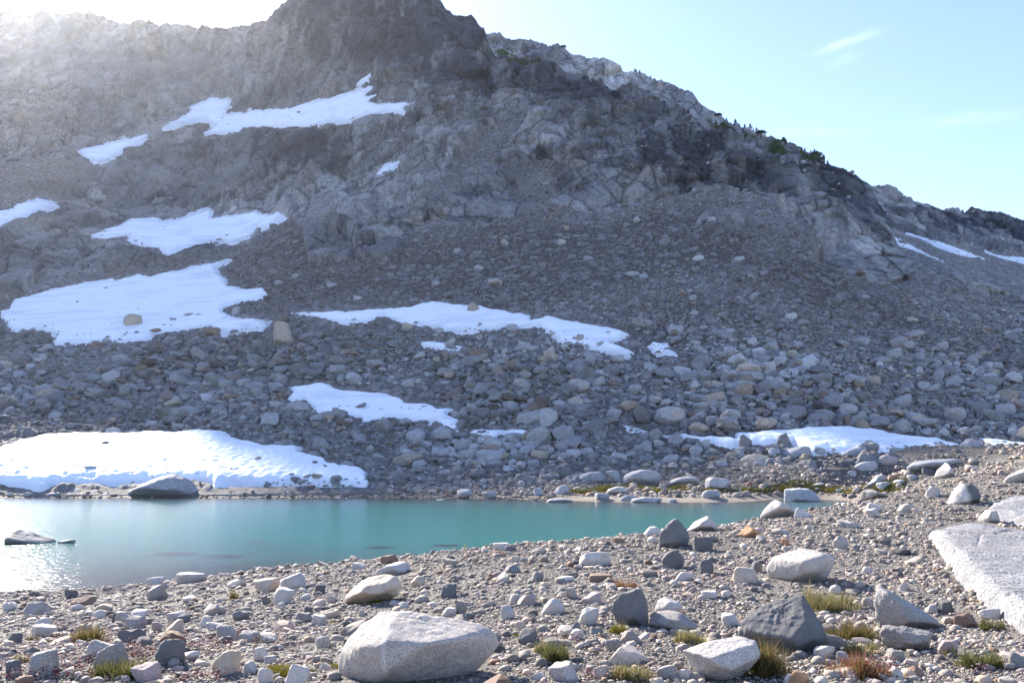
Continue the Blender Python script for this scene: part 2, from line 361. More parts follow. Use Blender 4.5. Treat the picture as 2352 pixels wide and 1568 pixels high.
DA = [(-700, 1136, 80), (-400, 1136, 78), (0, 1136, 77), (500, 1134, 77), (900, 1132, 77.5), (1250, 1124, 79), (1600, 1100, 82), (1900, 1075, 84), (2352, 1058, 85), (3000, 1050, 86),
      (-600, 1000, 98), (0, 1000, 98), (500, 1000, 100), (1000, 1000, 100), (1500, 1000, 98), (2000, 1000, 96), (2352, 1000, 96), (3000, 1000, 98),
      (0, 900, 125), (500, 900, 125), (1000, 900, 120), (1500, 900, 115), (2000, 900, 112), (2352, 900, 112), (-500, 900, 125),
      (0, 790, 165), (500, 780, 160), (1000, 780, 145), (1500, 780, 140), (2000, 780, 137), (2352, 780, 140), (2900, 850, 130), (-500, 790, 168),
      (0, 690, 205), (300, 680, 205), (600, 680, 190), (1000, 690, 168), (1500, 690, 158),
      (0, 600, 225), (300, 590, 240), (550, 560, 250), (800, 600, 200), (1000, 600, 190), (1500, 600, 180), (1900, 600, 172), (2150, 640, 168), (2352, 700, 160),
      (-500, 500, 270), (0, 500, 265), (200, 500, 285), (480, 485, 290), (700, 490, 250), (1000, 490, 222), (1300, 480, 213), (1700, 450, 205), (1900, 480, 198), (2040, 530, 195),
      (0, 380, 330), (250, 350, 370), (600, 400, 315), (900, 380, 275), (1200, 380, 252), (1600, 340, 238), (1850, 365, 232),
      (0, 280, 400), (400, 285, 400), (700, 290, 345), (900, 240, 320), (1200, 250, 295), (1500, 250, 268),
      (500, 225, 440), (850, 190, 345), (1120, 150, 340), (1377, 195, 295), (200, 200, 460), (-500, 320, 420),
      (-500, 150, 690), (-60, 45, 700), (0, 25, 695), (52, 28, 690), (80, 31, 566), (110, 38, 576), (200, 34, 590), (255, 48, 576), (285, 52, 545), (335, 50, 525), (400, 58, 545), (500, 65, 505), (640, 30, 430), (850, -20, 385), (1050, 17, 370), (1112, 72, 358)]
DC = [(1040, 60, 470), (1117, 81, 440), (1391, 148, 370), (1608, 242, 300), (1795, 337, 262), (1960, 420, 246), (1117, 180, 405), (1391, 240, 335), (1608, 330, 280), (1795, 400, 250), (1960, 480, 240), (1200, 130, 415), (1500, 210, 335)]
DB = [(1900, 405, 330), (1973, 412, 335), (2164, 478, 355), (2352, 501, 385), (3100, 600, 420), (1980, 560, 232), (2150, 590, 240), (2352, 603, 262), (3000, 650, 280), (2000, 640, 205), (2150, 660, 195), (2352, 700, 186), (3000, 760, 190), (2000, 760, 175), (2352, 800, 165), (3000, 860, 165), (2100, 520, 300), (2352, 550, 325)]
def depth_fn(D, s=0.0008):
    D = np.array(D, float); f = tps(D[:, :2] / 600, np.log(D[:, 2]), s)
    return lambda u, v: np.exp(f(np.stack([u, v], -1) / 600))
yA, yB, yC = depth_fn(DA), depth_fn(DB), depth_fn(DC)
def vbotA(u): return np.interp(u, [-700, 500, 1250, 1600, 1900, 2352, 3100], [1139, 1137, 1128, 1104, 1080, 1062, 1056])

SNOW = {
 'upper': ('A', 'largest upper snowfield, a sloping band below the dark summit cliff', [(379,292),(436,258),(440,247),(482,225),(534,230),(514,265),(564,257),(671,245),(786,219),(843,201),(852,196),(853,208),(840,220),(870,216),(847,232),(867,240),(921,237),(966,235),(931,242),(924,257),(887,260),(853,265),(796,277),(748,282),(708,295),(638,292),(560,295),(550,305),(497,310),(475,305),(497,289),(477,275),(450,274)]),
 'notch': ('A', 'tiny pointed snow patch in the gully just above the upper snowfield', [(823,192),(838,177),(850,164),(855,168),(847,191)]),
 'ledge': ('A', 'narrow snow strip on a rock ledge at the foot of the left headwall', [(166,346),(235,334),(336,309),(322,324),(292,336),(262,359),(218,374),(208,366)]),
 'leftedge': ('A', 'snow patch cut by the left edge of the picture, high on the slope', [(-120,500),(0,483),(27,480),(60,463),(89,457),(128,470),(111,478),(87,483),(64,500),(34,508),(0,526),(-120,560)]),
 'bench': ('A', 'snowfield on the rocky bench, with a tongue hanging down at its lower middle', [(196,543),(242,529),(285,511),(302,503),(363,501),(369,507),(413,507),(436,494),(477,482),(487,484),(483,501),(581,488),(614,496),(638,488),(651,496),(621,514),(618,521),(591,523),(571,546),(534,558),(514,554),(463,561),(389,583),(366,580),(363,570),(322,565),(292,553),(297,543),(269,548),(215,549)]),
 'middle': ('A', 'big snowfield on the left mid slope with scattered boulders along its lower edge', [(524,599),(493,615),(517,645),(524,657),(567,662),(601,662),(619,677),(604,685),(550,695),(514,709),(510,719),(544,731),(571,731),(624,737),(601,756),(571,753),(537,759),(510,763),(483,749),(430,758),(356,769),(346,779),(285,786),(195,788),(131,789),(128,766),(101,759),(27,759),(20,742),(0,729),(0,716),(20,712),(34,685),(101,670),(188,652),(258,637),(265,643),(319,627),(346,633),(436,613)]),
 'strip': ('A', 'long snow strip crossing the middle of the scree slope', [(671,719),(698,716),(786,716),(904,706),(947,704),(988,692),(1065,702),(1105,704),(1149,711),(1216,724),(1219,734),(1256,726),(1337,742),(1407,753),(1451,769),(1407,789),(1454,808),(1444,820),(1357,800),(1323,793),(1297,789),(1270,773),(1240,749),(1189,756),(1166,751),(1119,759),(1078,763),(1035,761),(994,753),(951,749),(910,739),(884,729),(843,739),(786,742),(739,732)]),
 'stripend': ('A', 'small snow scrap off the right end of the long snow strip', [(1485,796),(1501,788),(1538,790),(1538,803),(1555,816),(1508,816)]),
 'sliver': ('A', 'thin snow sliver just below the long snow strip', [(969,788),(998,786),(1065,798),(1055,801),(1021,803),(974,795)]),
 'field': ('A', 'snow patch in the boulder field tapering down to the right', [(661,890),(698,885),(742,884),(786,897),(870,902),(917,915),(931,924),(988,931),(1001,939),(1051,936),(1028,952),(1062,971),(1051,984),(1065,1010),(1045,994),(1005,978),(937,964),(900,957),(850,971),(833,979),(830,964),(786,954),(722,951),(708,927),(702,920),(658,924),(671,907)]),
 'low': ('A', 'short flat snow patch at the foot of the boulder field, right of the tapering one', [(1078,993),(1105,989),(1223,988),(1263,999),(1240,1008),(1199,1004),(1149,1001),(1135,1010),(1105,1008)]),
 'shore': ('A', 'large snowbank on the lake shore, half sunlit, with an undercut edge', [(-220,1075),(-120,1060),(0,1036),(34,1024),(90,1008),(176,998),(207,997),(258,999),(310,1000),(344,996),(403,1002),(460,997),(527,1002),(507,1009),(533,1016),(605,1030),(647,1028),(702,1033),(689,1047),(746,1064),(751,1071),(813,1077),(849,1090),(841,1106),(849,1113),(841,1121),(751,1120),(673,1118),(544,1121),(517,1123),(491,1126),(486,1117),(458,1110),(380,1112),(264,1123),(220,1119),(142,1118),(90,1131),(52,1126),(0,1121),(-220,1126)]),
 'right': ('A', 'wide snow patch at the scree foot on the right, behind low boulders', [(1500,990),(1525,1001),(1566,999),(1599,1004),(1693,1009),(1686,996),(1740,996),(1784,991),(1807,993),(1858,986),(1935,986),(2002,989),(2069,999),(2153,1009),(2203,1025),(2207,1038),(2163,1048),(2119,1043),(2052,1048),(2009,1050),(1901,1043),(1868,1047),(1821,1023),(1784,1026),(1750,1025),(1683,1028),(1639,1016),(1560,1008)]),
 'rightbit': ('A', 'thin snow bit between boulders left of the wide right patch', [(1425,978),(1455,981),(1500,988),(1480,995),(1445,990)]),
 'rightedge': ('A', 'snow patch cut by the right edge of the picture at the scree foot', [(2250,1006),(2352,1016),(2460,1030),(2460,1066),(2352,1056),(2321,1051),(2267,1038),(2264,1021)]),
 'chute': ('A', 'small slanting snow tongue below the upper snowfield on bare rock', [(867,399),(887,381),(914,371),(904,383),(877,401)]),
 'far1': ('B', 'leftmost of three far snow strips below the distant right cliffs', [(2009,526),(2028,531),(2096,564),(2168,601),(2151,598),(2075,571),(2016,539)]),
 'far2': ('B', 'middle one of three far snow strips below the distant right cliffs', [(2086,538),(2117,548),(2160,555),(2240,585),(2270,599),(2228,596),(2173,581),(2117,553)]),
 'far3': ('B', 'rightmost of three far snow strips, running to the right picture edge', [(2240,566),(2287,585),(2352,591),(2480,612),(2480,635),(2352,610),(2304,598),(2262,582)]),
}
# scree / gravel zones: everything below the foot of the cliffs; and gullies
SCREE = [(-700, 690), (0, 690), (60, 676), (160, 652), (250, 632), (330, 612), (380, 588), (430, 590), (520, 580), (590, 552), (640, 508), (690, 525), (712, 600), (800, 600), (900, 588), (935, 545), (1000, 508), (1150, 512), (1250, 472), (1330, 482), (1420, 482), (1500, 460), (1600, 442), (1700, 440), (1800, 472), (1900, 505), (2000, 560), (2080, 610), (2160, 640), (2352, 700), (3100, 880), (3100, 1300), (-700, 1300)]
GULLY = [[(1190, 262), (1240, 250), (1200, 310), (1130, 380), (1060, 430), (1000, 460), (985, 440), (1040, 380), (1100, 320)], [(-200, 400), (0, 385), (90, 372), (200, 372), (225, 400), (130, 440), (60, 470), (-200, 480)], [(1210, 380), (1260, 385), (1275, 450), (1235, 465), (1190, 430)]]
SLABS = [[(1600, 520), (1630, 492), (1700, 487), (1750, 506), (1720, 530), (1650, 542)], [(1775, 475), (1810, 466), (1900, 498), (1990, 532), (2060, 600), (2120, 640), (2000, 620), (1900, 560), (1840, 520)], [(712, 600), (725, 545), (800, 520), (900, 520), (930, 545), (900, 590), (820, 605)], [(1840, 590), (1900, 555), (2050, 590), (2100, 640), (2030, 640), (1930, 625)], [(-100, 690), (-100, 560), (60, 545), (200, 545), (330, 570), (380, 590), (330, 612), (160, 652), (60, 678)]]
DARKROCK = [[(640, 20), (820, -60), (1100, -10), (1140, 130), (1160, 215), (1000, 205), (880, 150), (760, 140), (680, 110)], [(1480, 330), (1620, 320), (1760, 380), (1830, 440), (1720, 430), (1560, 420), (1500, 390)], [(570, 300), (690, 292), (800, 300), (790, 360), (700, 400), (600, 370)], [(1860, 385), (1960, 400), (2030, 480), (2030, 530), (1950, 510), (1890, 440)], [(1140, 135), (1380, 190), (1450, 230), (1300, 250), (1160, 215)]]
BROWN = [[(640, 510), (760, 500), (1000, 530), (1700, 480), (1760, 620), (1300, 700), (800, 690), (560, 690), (530, 620)], [(1720, 600), (1900, 620), (2250, 800), (2352, 850), (1900, 720), (1740, 660)]]
GREEN = [[(1139, 128), (1219, 139), (1263, 154), (1240, 165), (1150, 145)], [(1566, 258), (1642, 288), (1720, 318), (1700, 324), (1620, 296)], [(1720, 305), (1940, 395), (1930, 410), (1800, 360), (1740, 330)]]

def layer(name, label, sil, vbot, yfn, u, nr, over, seed, zones):
    """one face of the mountain: picture columns u, rows from its foot to its skyline, each point at its own distance, then broken rock relief"""
    nc = len(u)
    vt = np.interp(u, [p[0] for p in sil], [p[1] for p in sil]); vb = vbot(u)
    t = np.linspace(0, 1, nr)[:, None]
    fine = np.arange(u[0] - 300, u[-1] + 300, 2.0); kern = np.exp(-0.5 * (np.arange(-90, 91) / 32.0) ** 2); kern /= kern.sum()
    vf = np.convolve(np.pad(np.interp(fine, [p[0] for p in sil], [p[1] for p in sil]), 90, mode='edge'), kern, 'valid')
    vts = np.interp(u, fine, vf)
    U = np.broadcast_to(u[None], (nr, nc)).copy(); V = vb + (vts - vb) * t + (vt - vts) * smooth01(t, 0.72, 1.0)
    Y = yfn(U, V); P = at(U, V, Y)
    back = [P]                                                       # the far side falls away behind the skyline
    top = P[-1]
    for k, (dy, dz) in enumerate(over):
        q = top.copy(); q[:, 0] *= (q[:, 1] + dy) / q[:, 1]; q[:, 1] += dy; q[:, 2] += dz; back.append(q[None])
    P = np.concatenate(back, 0); nr2 = P.shape[0]
    U = np.concatenate([U, np.repeat(U[-1:], nr2 - nr, 0)]); V = np.concatenate([V, np.repeat(V[-1:], nr2 - nr, 0)])
    dU = np.gradient(P, axis=1); dV = np.gradient(P, axis=0); N = np.cross(dU, dV)
    N /= np.linalg.norm(N, axis=-1, keepdims=True) + 1e-9
    N[nr - 1:] = N[nr - 2]
    return dict(P=P, U=U, V=V, N=N, nr=nr, nr2=nr2, nc=nc, Y=Y, vb=vb, vt=vt)

def relief(L, seed, scree_mask, snowm, darkm, brownm, greenm, slabm, tint=1.0):
    P = L['P'].reshape(-1, 3).astype(np.float32); n = len(P)
    U, V = L['U'].ravel(), L['V'].ravel()
    W = P + 2.2 * np.stack([fbm(P * 0.07, 3, seed + 1), fbm(P * 0.07 + 50, 3, seed + 2), fbm(P * 0.07 + 90, 3, seed + 3)], 1)
    W2 = P + 0.5 * np.stack([vnoise(P * 0.5, seed + 4), vnoise(P * 0.5 + 20, seed + 5), vnoise(P * 0.5 + 40, seed + 6)], 1)
    S = np.array([1.0, 1.0, 0.62], np.float32)
    ang = np.stack([W[:, 0] + 0.35 * W[:, 2], W[:, 1], W[:, 2] - 0.3 * W[:, 0]], 1)
    r0, e0, i0 = facets(ang * S / 26, seed + 10, 0.7, 0.25)
    r1, e1, i1 = facets(ang * S / 9.5, seed + 11, 0.6, 0.35)
    c0, q0, j0 = crests(ang * S / 17, seed + 17, .5, .8, 1)
    c1, q1, j1 = crests(ang * np.array([1.1, 1.0, .5], np.float32) / 7.5, seed + 18, .35, .8, -1)
    ang2 = np.stack([W2[:, 0] + 0.35 * W2[:, 2], W2[:, 1], W2[:, 2] - 0.3 * W2[:, 0]], 1)
    r2, e2, i2 = facets(ang2 * S / 3.4, seed + 12, 0.6, 0.4)
    r3, e3, i3 = facets(W2 * np.array([1, 1, .8], np.float32) / 1.3, seed + 13, 0.5, 0.3)
    sc_ = scree_mask; rk = 1 - sc_
    rough = smooth01(fbm(P * 0.03, 3, seed + 20), -0.35, 0.3)
    big = fbm(P * 0.018, 3, seed + 21)
    jp = np.stack([W2[:, 0] + 0.25 * W2[:, 2], W2[:, 1] * 1.1, W2[:, 2] * 0.32], 1)
    r4, e4, i4 = facets(jp / 4.5, seed + 16, 0.9, 0.5)               # upright joints
    upj = smooth01(fbm(P * 0.02, 3, seed + 23), -0.15, 0.25)
    D = rk * (big * 3.5 + c0 * 5.6 + r0 * 2.0 + c1 * 3.6 + r1 * 1.3 * rough + r2 * 1.0 * (0.2 + 0.9 * rough) * (1 - .5 * upj) + r4 * 1.0 * upj + r3 * 0.22 * rough)
    s0 = fbm(P * 0.05, 4, seed + 22) * 1.1
    # loose debris: rounded stones of a metre or less, heaped
    d1, d2, vec, ids = worley(W2 / 0.85, seed + 14)
    peb = np.sqrt(np.maximum(0.0, 1 - (d1 / 0.62) ** 2)) * (0.3 + 0.9 * _r(ids, 9))
    d1b, d2b, vecb, idb = worley(P / 2.1, seed + 15)
    on = (_r(idb, 4) < 0.42)
    pebb = np.sqrt(np.maximum(0.0, 1 - (d1b / 0.55) ** 2)) * on * (0.3 + 0.7 * _r(idb, 9))
    bould = smooth01(V, 640, 800)
    D = D + sc_ * (s0 + peb * 0.32 + pebb * 0.75 * (0.25 + 0.75 * bould))
    D = D * (1 - 0.93 * snowm) - 0.2 * snowm
    # own colours of the rock
    c = np.empty((n, 3), np.float32)
    ra = np.array([.205, .20, .20]); rb = np.array([.33, .312, .295]); rd = np.array([.066, .067, .075]); ro = np.array([.40, .30, .20])
    k = smooth01(fbm(P * 0.022, 4, seed + 30), -0.3, 0.35)
    rock = lerp(ra, rb, k[:, None])
    rock *= (0.74 + 0.52 * _r(j1, 3) )[:, None] * (0.9 + 0.22 * _r(i2, 3))[:, None]
    rust = smooth01(fbm(P * 0.045, 4, seed + 31), 0.25, 0.55) * 0.32
    rock = lerp(rock, ro, rust[:, None])
    streak = fbm(np.stack([P[:, 0] * 0.30, P[:, 1] * 0.12, P[:, 2] * 0.035], 1), 4, seed + 32)
    stn = smooth01(streak, 0.02, 0.26) * (0.5 + 0.4 * smooth01(fbm(P * 0.02, 3, seed + 33), -.2, .4))
    dk = np.clip(darkm * smooth01(streak + 0.6 * fbm(P * .05, 3, seed + 35), -0.9, -0.05) * 1.0 + stn * 0.7, 0, 1)
    rock = lerp(rock, rd * (0.8 + .5 * _r(i2, 2))[:, None], dk[:, None])
    crack = np.maximum(np.maximum(np.exp(-e1 / 0.03) * 0.5 * rough, np.exp(-e2 / 0.05) * 0.5 * rough), np.exp(-e4 / 0.05) * 0.6 * upj, ) ; crack = np.maximum(crack, np.exp(-q1 / 0.035) * .8)
    rock *= (1 - crack)[:, None]
    veg = smooth01(fbm(P * 0.11, 4, seed + 36), 0.30, 0.42) * smooth01(V, 480, 250) * 0.35
    veg = np.maximum(veg, greenm * smooth01(fbm(P * 0.16, 3, seed + 37), -0.25, 0.05))
    rock = lerp(rock, np.array([.045, .06, .022]), veg[:, None])
    sa = np.array([.19, .172, .155]); sb = np.array([.106, .093, .083])
    kb = np.clip(brownm * 0.9 + smooth01(fbm(P * 0.035, 4, seed + 40), 0.0, 0.5) * 0.6, 0, 1)
    scr = lerp(sa, sb, kb[:, None])
    tone = _r(ids, 2)
    stone = np.array([.30, .29, .285]) * (0.55 + 0.75 * tone)[:, None]
    stone = lerp(stone, np.array([.33, .25, .18]), ((_r(ids, 6) > 0.86) * 0.6)[:, None])
    sm = smooth01(peb, 0.25, 0.6) * (0.2 + 0.4 * (tone > .45)) * (1 - 0.35 * kb)
    scr = lerp(scr, stone, sm[:, None])
    stb = np.array([.30, .29, .285]) * (0.7 + 0.5 * _r(idb, 2))[:, None]
    scr = lerp(scr, stb, (smooth01(pebb, 0.12, 0.3) * 0.6)[:, None])
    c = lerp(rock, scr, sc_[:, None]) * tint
    row = np.repeat(np.arange(L['nr2']), L['nc']); D = D * smooth01(row, 0, 16)
    if seed == 1: D = D * (1 - .65 * smooth01(U, 1900, 1990) * smooth01(V, 720, 640))
    base = L['P'].reshape(-1, 3).copy(); base[row == 0] += np.array([0, -1.5, -1.6])
    return (base + L['N'].reshape(-1, 3) * D[:, None]), np.clip(c, 0.01, 0.9), D

def mask(polys, U, V, soft=8):
    m = np.zeros(U.shape)
    for p in polys: m = np.maximum(m, smooth01(sdist(p, U, V), -soft, soft))
    return m
uA = np.concatenate([np.linspace(-700, -130, 90)[:-1], np.linspace(-130, 2480, 1560), np.linspace(2480, 3100, 90)[1:]])
OVER = [(6, -1.0), (18, -5), (40, -16), (80, -45), (150, -120)]
LA = layer('mountain', '', SIL_A, vbotA, yA, uA, 660, OVER, 1, None)
U, V = LA['U'], LA['V']
Pf = LA['P'].reshape(-1, 3)
ju = (fbm(Pf * 0.08, 3, 71) * 22).reshape(U.shape); jv = (fbm(Pf * 0.08 + 33, 3, 72) * 16).reshape(U.shape)
Uj, Vj = U + ju, V + jv
screeA = mask([SCREE] + GULLY, Uj, Vj, 7)
screeA *= 1 - mask(SLABS, Uj, Vj, 6)
snowA = np.zeros(U.shape)
for k_, (ly, lab, poly) in SNOW.items():
    if ly == 'A': snowA = np.maximum(snowA, smooth01(sdist(poly, U + ju * .3, V + jv * .3), *((-26, 6) if k_ in ('upper', 'ledge', 'bench', 'leftedge', 'chute', 'notch') else (-6, 9))))
snowA[LA['nr']:] = 0
PA, CA, DispA = relief(LA, 1, screeA.ravel(), snowA.ravel(), mask(DARKROCK, Uj, Vj, 30).ravel(), mask(BROWN, Uj, Vj, 35).ravel(), mask(GREEN, Uj, Vj, 4).ravel(), None)
add('mountain', raw_mesh('mountain', PA, grid_faces(LA['nr2'], LA['nc']), M_CLIFF, CA), 'rocky mountain with scree slope', None, None, 'structure')
PA = PA.reshape(LA['nr2'], LA['nc'], 3)

uC = np.linspace(1040, 1960, 560)
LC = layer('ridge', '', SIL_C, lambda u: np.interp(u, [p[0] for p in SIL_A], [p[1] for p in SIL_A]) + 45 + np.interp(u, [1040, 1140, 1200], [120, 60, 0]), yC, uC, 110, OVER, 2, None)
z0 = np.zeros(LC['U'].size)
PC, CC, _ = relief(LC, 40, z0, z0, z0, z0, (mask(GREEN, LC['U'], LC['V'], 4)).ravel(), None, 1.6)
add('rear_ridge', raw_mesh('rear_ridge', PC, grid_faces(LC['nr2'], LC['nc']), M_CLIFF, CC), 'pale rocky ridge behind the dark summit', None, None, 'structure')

uB = np.concatenate([np.linspace(1900, 2480, 420), np.linspace(2480, 3100, 60)[1:]])
LB = layer('far', '', SIL_B, lambda u: np.interp(u, [1900, 2100, 2352, 3100], [640, 700, 760, 900]), yB, uB, 230, OVER, 3, None)
U, V = LB['U'], LB['V']
screeB = smooth01(V + (fbm(LB['P'].reshape(-1, 3) * .06, 3, 9) * 14).reshape(V.shape), 0, 1) * 0
footB = np.interp(U, [1900, 2045, 2090, 2200, 2352, 3100], [505, 530, 540, 568, 592, 680])
screeB = smooth01(V - footB + (fbm(LB['P'].reshape(-1, 3) * .06, 3, 9) * 12).reshape(V.shape), -3, 5)
snowB = np.zeros(U.shape)
for k_, (ly, lab, poly) in SNOW.items():
    if ly == 'B': snowB = np.maximum(snowB, smooth01(sdist(poly, U, V), -2, 6))
snowB[LB['nr']:] = 0
darkB = smooth01(V - footB, -20, -45) * smooth01(V, 470, 500)
PB, CB, _ = relief(LB, 60, screeB.ravel(), snowB.ravel(), darkB.ravel(), 0 * U.ravel(), 0 * U.ravel(), None, 1.15)
add('far_hill', raw_mesh('far_hill', PB, grid_faces(LB['nr2'], LB['nc']), M_CLIFF, CB), 'far rocky hill beyond the right shoulder', None, None, 'structure')

# ------------------------------------------------------------------ snow
m, n, l, b = nt('old_snow')
b.inputs['Base Color'].default_value = (.86, .88, .90, 1); b.inputs['Roughness'].default_value = 0.75
co = n.new('ShaderNodeTexCoord'); v1 = n.new('ShaderNodeTexVoronoi'); v1.feature = 'SMOOTH_F1'; v1.inputs['Scale'].default_value = 1.5
l.new(co.outputs['Object'], v1.inputs['Vector'])
nz = n.new('ShaderNodeTexNoise'); nz.inputs['Scale'].default_value = 5; nz.inputs['Detail'].default_value = 5; l.new(co.outputs['Object'], nz.inputs['Vector'])
am = n.new('ShaderNodeMath'); am.operation = 'MULTIPLY_ADD'; l.new(v1.outputs['Distance'], am.inputs[0]); am.inputs[1].default_value = 1.0
am2 = n.new('ShaderNodeMath'); am2.operation = 'MULTIPLY'; l.new(nz.outputs[0], am2.inputs[0]); am2.inputs[1].default_value = 0.5; l.new(am2.outputs[0], am.inputs[2])
bp = n.new('ShaderNodeBump'); bp.inputs['Strength'].default_value = 0.7; bp.inputs['Distance'].default_value = 0.2
l.new(am.outputs[0], bp.inputs['Height']); l.new(bp.outputs[0], b.inputs['Normal'])
at_ = n.new('ShaderNodeAttribute'); at_.attribute_name = 'col'; l.new(at_.outputs['Color'], b.inputs['Base Color'])
M_SNOW = m
SNOWPTS = []
for k_, (ly, lab, poly) in SNOW.items():
    pl = np.array(poly, float); u0, v0 = pl.min(0) - 10; u1, v1_ = pl.max(0) + 10
    step = 1.5 if (u1 - u0) < 400 else 2.0
    us = np.arange(u0, u1, step); vs_ = np.arange(v1_, v0, -step * 0.75)
    Us, Vs = np.meshgrid(us, vs_)
    yf = yA if ly == 'A' else yB
    if ly == 'A': Vc = np.minimum(Vs, np.interp(us, uA, LA['vb'])[None] - 1)
    else: Vc = Vs
    Ps = at(Us, Vc, yf(Us, Vc)); Pq = Ps.reshape(-1, 3)
    Nn = np.cross(np.gradient(Ps, axis=1), np.gradient(Ps, axis=0)); Nn /= np.linalg.norm(Nn, axis=-1, keepdims=True) + 1e-9
    jit = (fbm(Pq * 0.25, 3, 91) * 5).reshape(Us.shape) + (vnoise(Pq * 1.1, 95) * 1.5).reshape(Us.shape)
    sd = sdist(poly, Us, Vs) + jit * (0.5 if k_.startswith('far') else 1.0)
    thick = 0.85 if k_ == 'shore' else 0.62
    hgt = -0.45 + (thick + 0.45) * smooth01(sd, -7, 12) ** .7
    if k_ == 'shore': hgt = hgt + 0.35 * smooth01(sd, 0, 40)
    cups = worley(Pq / (0.9 if k_ == 'shore' else 1.5), 77)[0].reshape(Us.shape)
    hgt = hgt + (cups - 0.4) * (0.24 if k_ == 'shore' else 0.22) + (fbm(Pq * 0.12, 3, 78) * 0.25).reshape(Us.shape)
    Psn = Ps + Nn * hgt[..., None]
    F = grid_faces(*Us.shape); keep = sd.ravel()[F].max(1) > -6
    dirt = smooth01((fbm(Pq * np.array([.12, .5, .5]), 4, 80)).reshape(Us.shape), 0.0, 0.5) * 0.14 + smooth01(sd, 9, -2) * 0.22
    cs = np.array([.86, .885, .91]) * (1 - dirt.ravel())[:, None]
    F = F[keep]; used, inv = np.unique(F.ravel(), return_inverse=True)
    SNOWPTS.append((Psn.reshape(-1, 3), sd.ravel(), Vs.ravel(), ly))
    add('snow_patch', raw_mesh('snow_patch', Psn.reshape(-1, 3)[used], inv.reshape(F.shape), M_SNOW, cs[used]), lab, 'snow patch', 'snow patches lying on the mountain')
# ------------------------------------------------------------------ stones
import bmesh
_ico = {}
def ico(sub):
    if sub not in _ico:
        bm = bmesh.new(); bmesh.ops.create_icosphere(bm, subdivisions=sub, radius=1.0)
        v = np.array([x.co for x in bm.verts], np.float32); v /= np.linalg.norm(v, axis=1, keepdims=True)
        f = np.array([[q.index for q in p.verts] for p in bm.faces], np.int32); bm.free(); _ico[sub] = (v, f)
    return _ico[sub]
def poly_radius(d, Nn, h, p):
    q = np.maximum(d @ Nn.T, 0) / h[None]
    return (q ** p).sum(1) ** (-1.0 / p)
def rnd_planes(rng, n, lo=0.72, hi=1.0):
    Nn = rng.normal(size=(n, 3)); Nn /= np.linalg.norm(Nn, axis=1, keepdims=True)
    ax = np.array([[1, 0, 0], [-1, 0, 0], [0, 1, 0], [0, -1, 0], [0, 0, 1], [0, 0, -1.]])
    return np.concatenate([Nn, ax]), np.concatenate([rng.uniform(lo, hi, n), np.full(6, 1.0)])
def unit_rock(rng, sub, angular):
    d, f = ico(sub); Nn, h = rnd_planes(rng, rng.integers(5, 9), .58, .95) if angular else rnd_planes(rng, rng.integers(8, 14))
    r = poly_radius(d, Nn, h, 44 if angular else 10)
    v = d * r[:, None]
    if sub >= 3:
        o = rng.uniform(-50, 50, 3)
        v = v * (1 + 0.07 * fbm(d * 2.2 + o, 3, 3) + 0.03 * fbm(d * 8 + o, 3, 4) + .05 * facets((d * 2.6 + o).astype(np.float32), int(abs(o[0]) * 7), .3, .15)[0])[:, None]
    v = v - (v.max(0) + v.min(0)) / 2; v = v / ((v.max(0) - v.min(0)) / 2)
    return v.astype(np.float32), f
TONES = {'white': (.49, .445, .40), 'pale': (.41, .365, .325), 'grey': (.30, .275, .25), 'dark': (.135, .13, .128), 'tan': (.47, .38, .29), 'brown': (.22, .145, .105), 'orange': (.42, .24, .13), 'pink': (.38, .30, .285), 'mid': (.20, .185, .175)}
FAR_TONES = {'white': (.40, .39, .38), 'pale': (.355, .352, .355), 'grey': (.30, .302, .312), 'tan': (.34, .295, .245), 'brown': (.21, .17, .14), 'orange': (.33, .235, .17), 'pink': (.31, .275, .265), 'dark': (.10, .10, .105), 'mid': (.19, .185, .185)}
def tone_mat(tone, near):
    if not near: return M_SCREE
    return {'white': M_PALE, 'pale': M_GRANITE, 'grey': M_GRANITE, 'dark': M_DARK, 'mid': M_DARK}.get(tone, M_PALE)
def rock_colour(v, tone, rng, patch=0.5, sc_=1.0, near=True):
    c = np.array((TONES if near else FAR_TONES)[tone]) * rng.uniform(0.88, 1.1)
    o = rng.uniform(-90, 90, 3)
    k = smooth01(fbm(v * 1.6 / sc_ + o, 4, 6), 0.08, 0.45)
    st = np.array([.40, .27, .17]) if tone not in ('dark', 'mid') else np.array([.17, .14, .12])
    out = np.repeat(c[None], len(v), 0)
    out = lerp(out, st, (k * patch * rng.uniform(0, .8))[:, None])
    return out * (1 + 0.10 * fbm(v * 3 / sc_ + o, 3, 7))[:, None]
def ground(u, v):
    """(point, on_slope) where the sight line through picture point u, v meets the ground"""
    if v < float(vbotA(u)) - 1 :
        if u > 2020 and v < float(np.interp(u, [p[0] for p in SIL_A], [p[1] for p in SIL_A])): return at(u, v, float(yB(np.array(u), np.array(v)))), True
        return at(u, v, float(yA(np.array(u), np.array(v)))), True
    a, b = ray(u, v); ys = np.geomspace(2.5, 95, 1100)
    d = np.maximum(z_near(a * ys, ys), -0.02) - (ZC + b * ys); k = int(np.argmax(d > 0)) if (d > 0).any() else len(ys) - 1
    y = ys[k]; return np.array([a * y, y, max(float(z_near(a * y, y)), -0.02)]), v < 1140
EXCL = []           # picture boxes kept clear of loose debris
LANDMARKS = {}      # phrase -> picture point, for telling stones apart
ROCKS = []          # (u, v, w, h, tone, near, object)
def rock_object(name, v, f, loc, mat, col, smooth=True):
    me = raw_mesh(name, v, f, mat, col, smooth); return add(name, me, loc=loc)
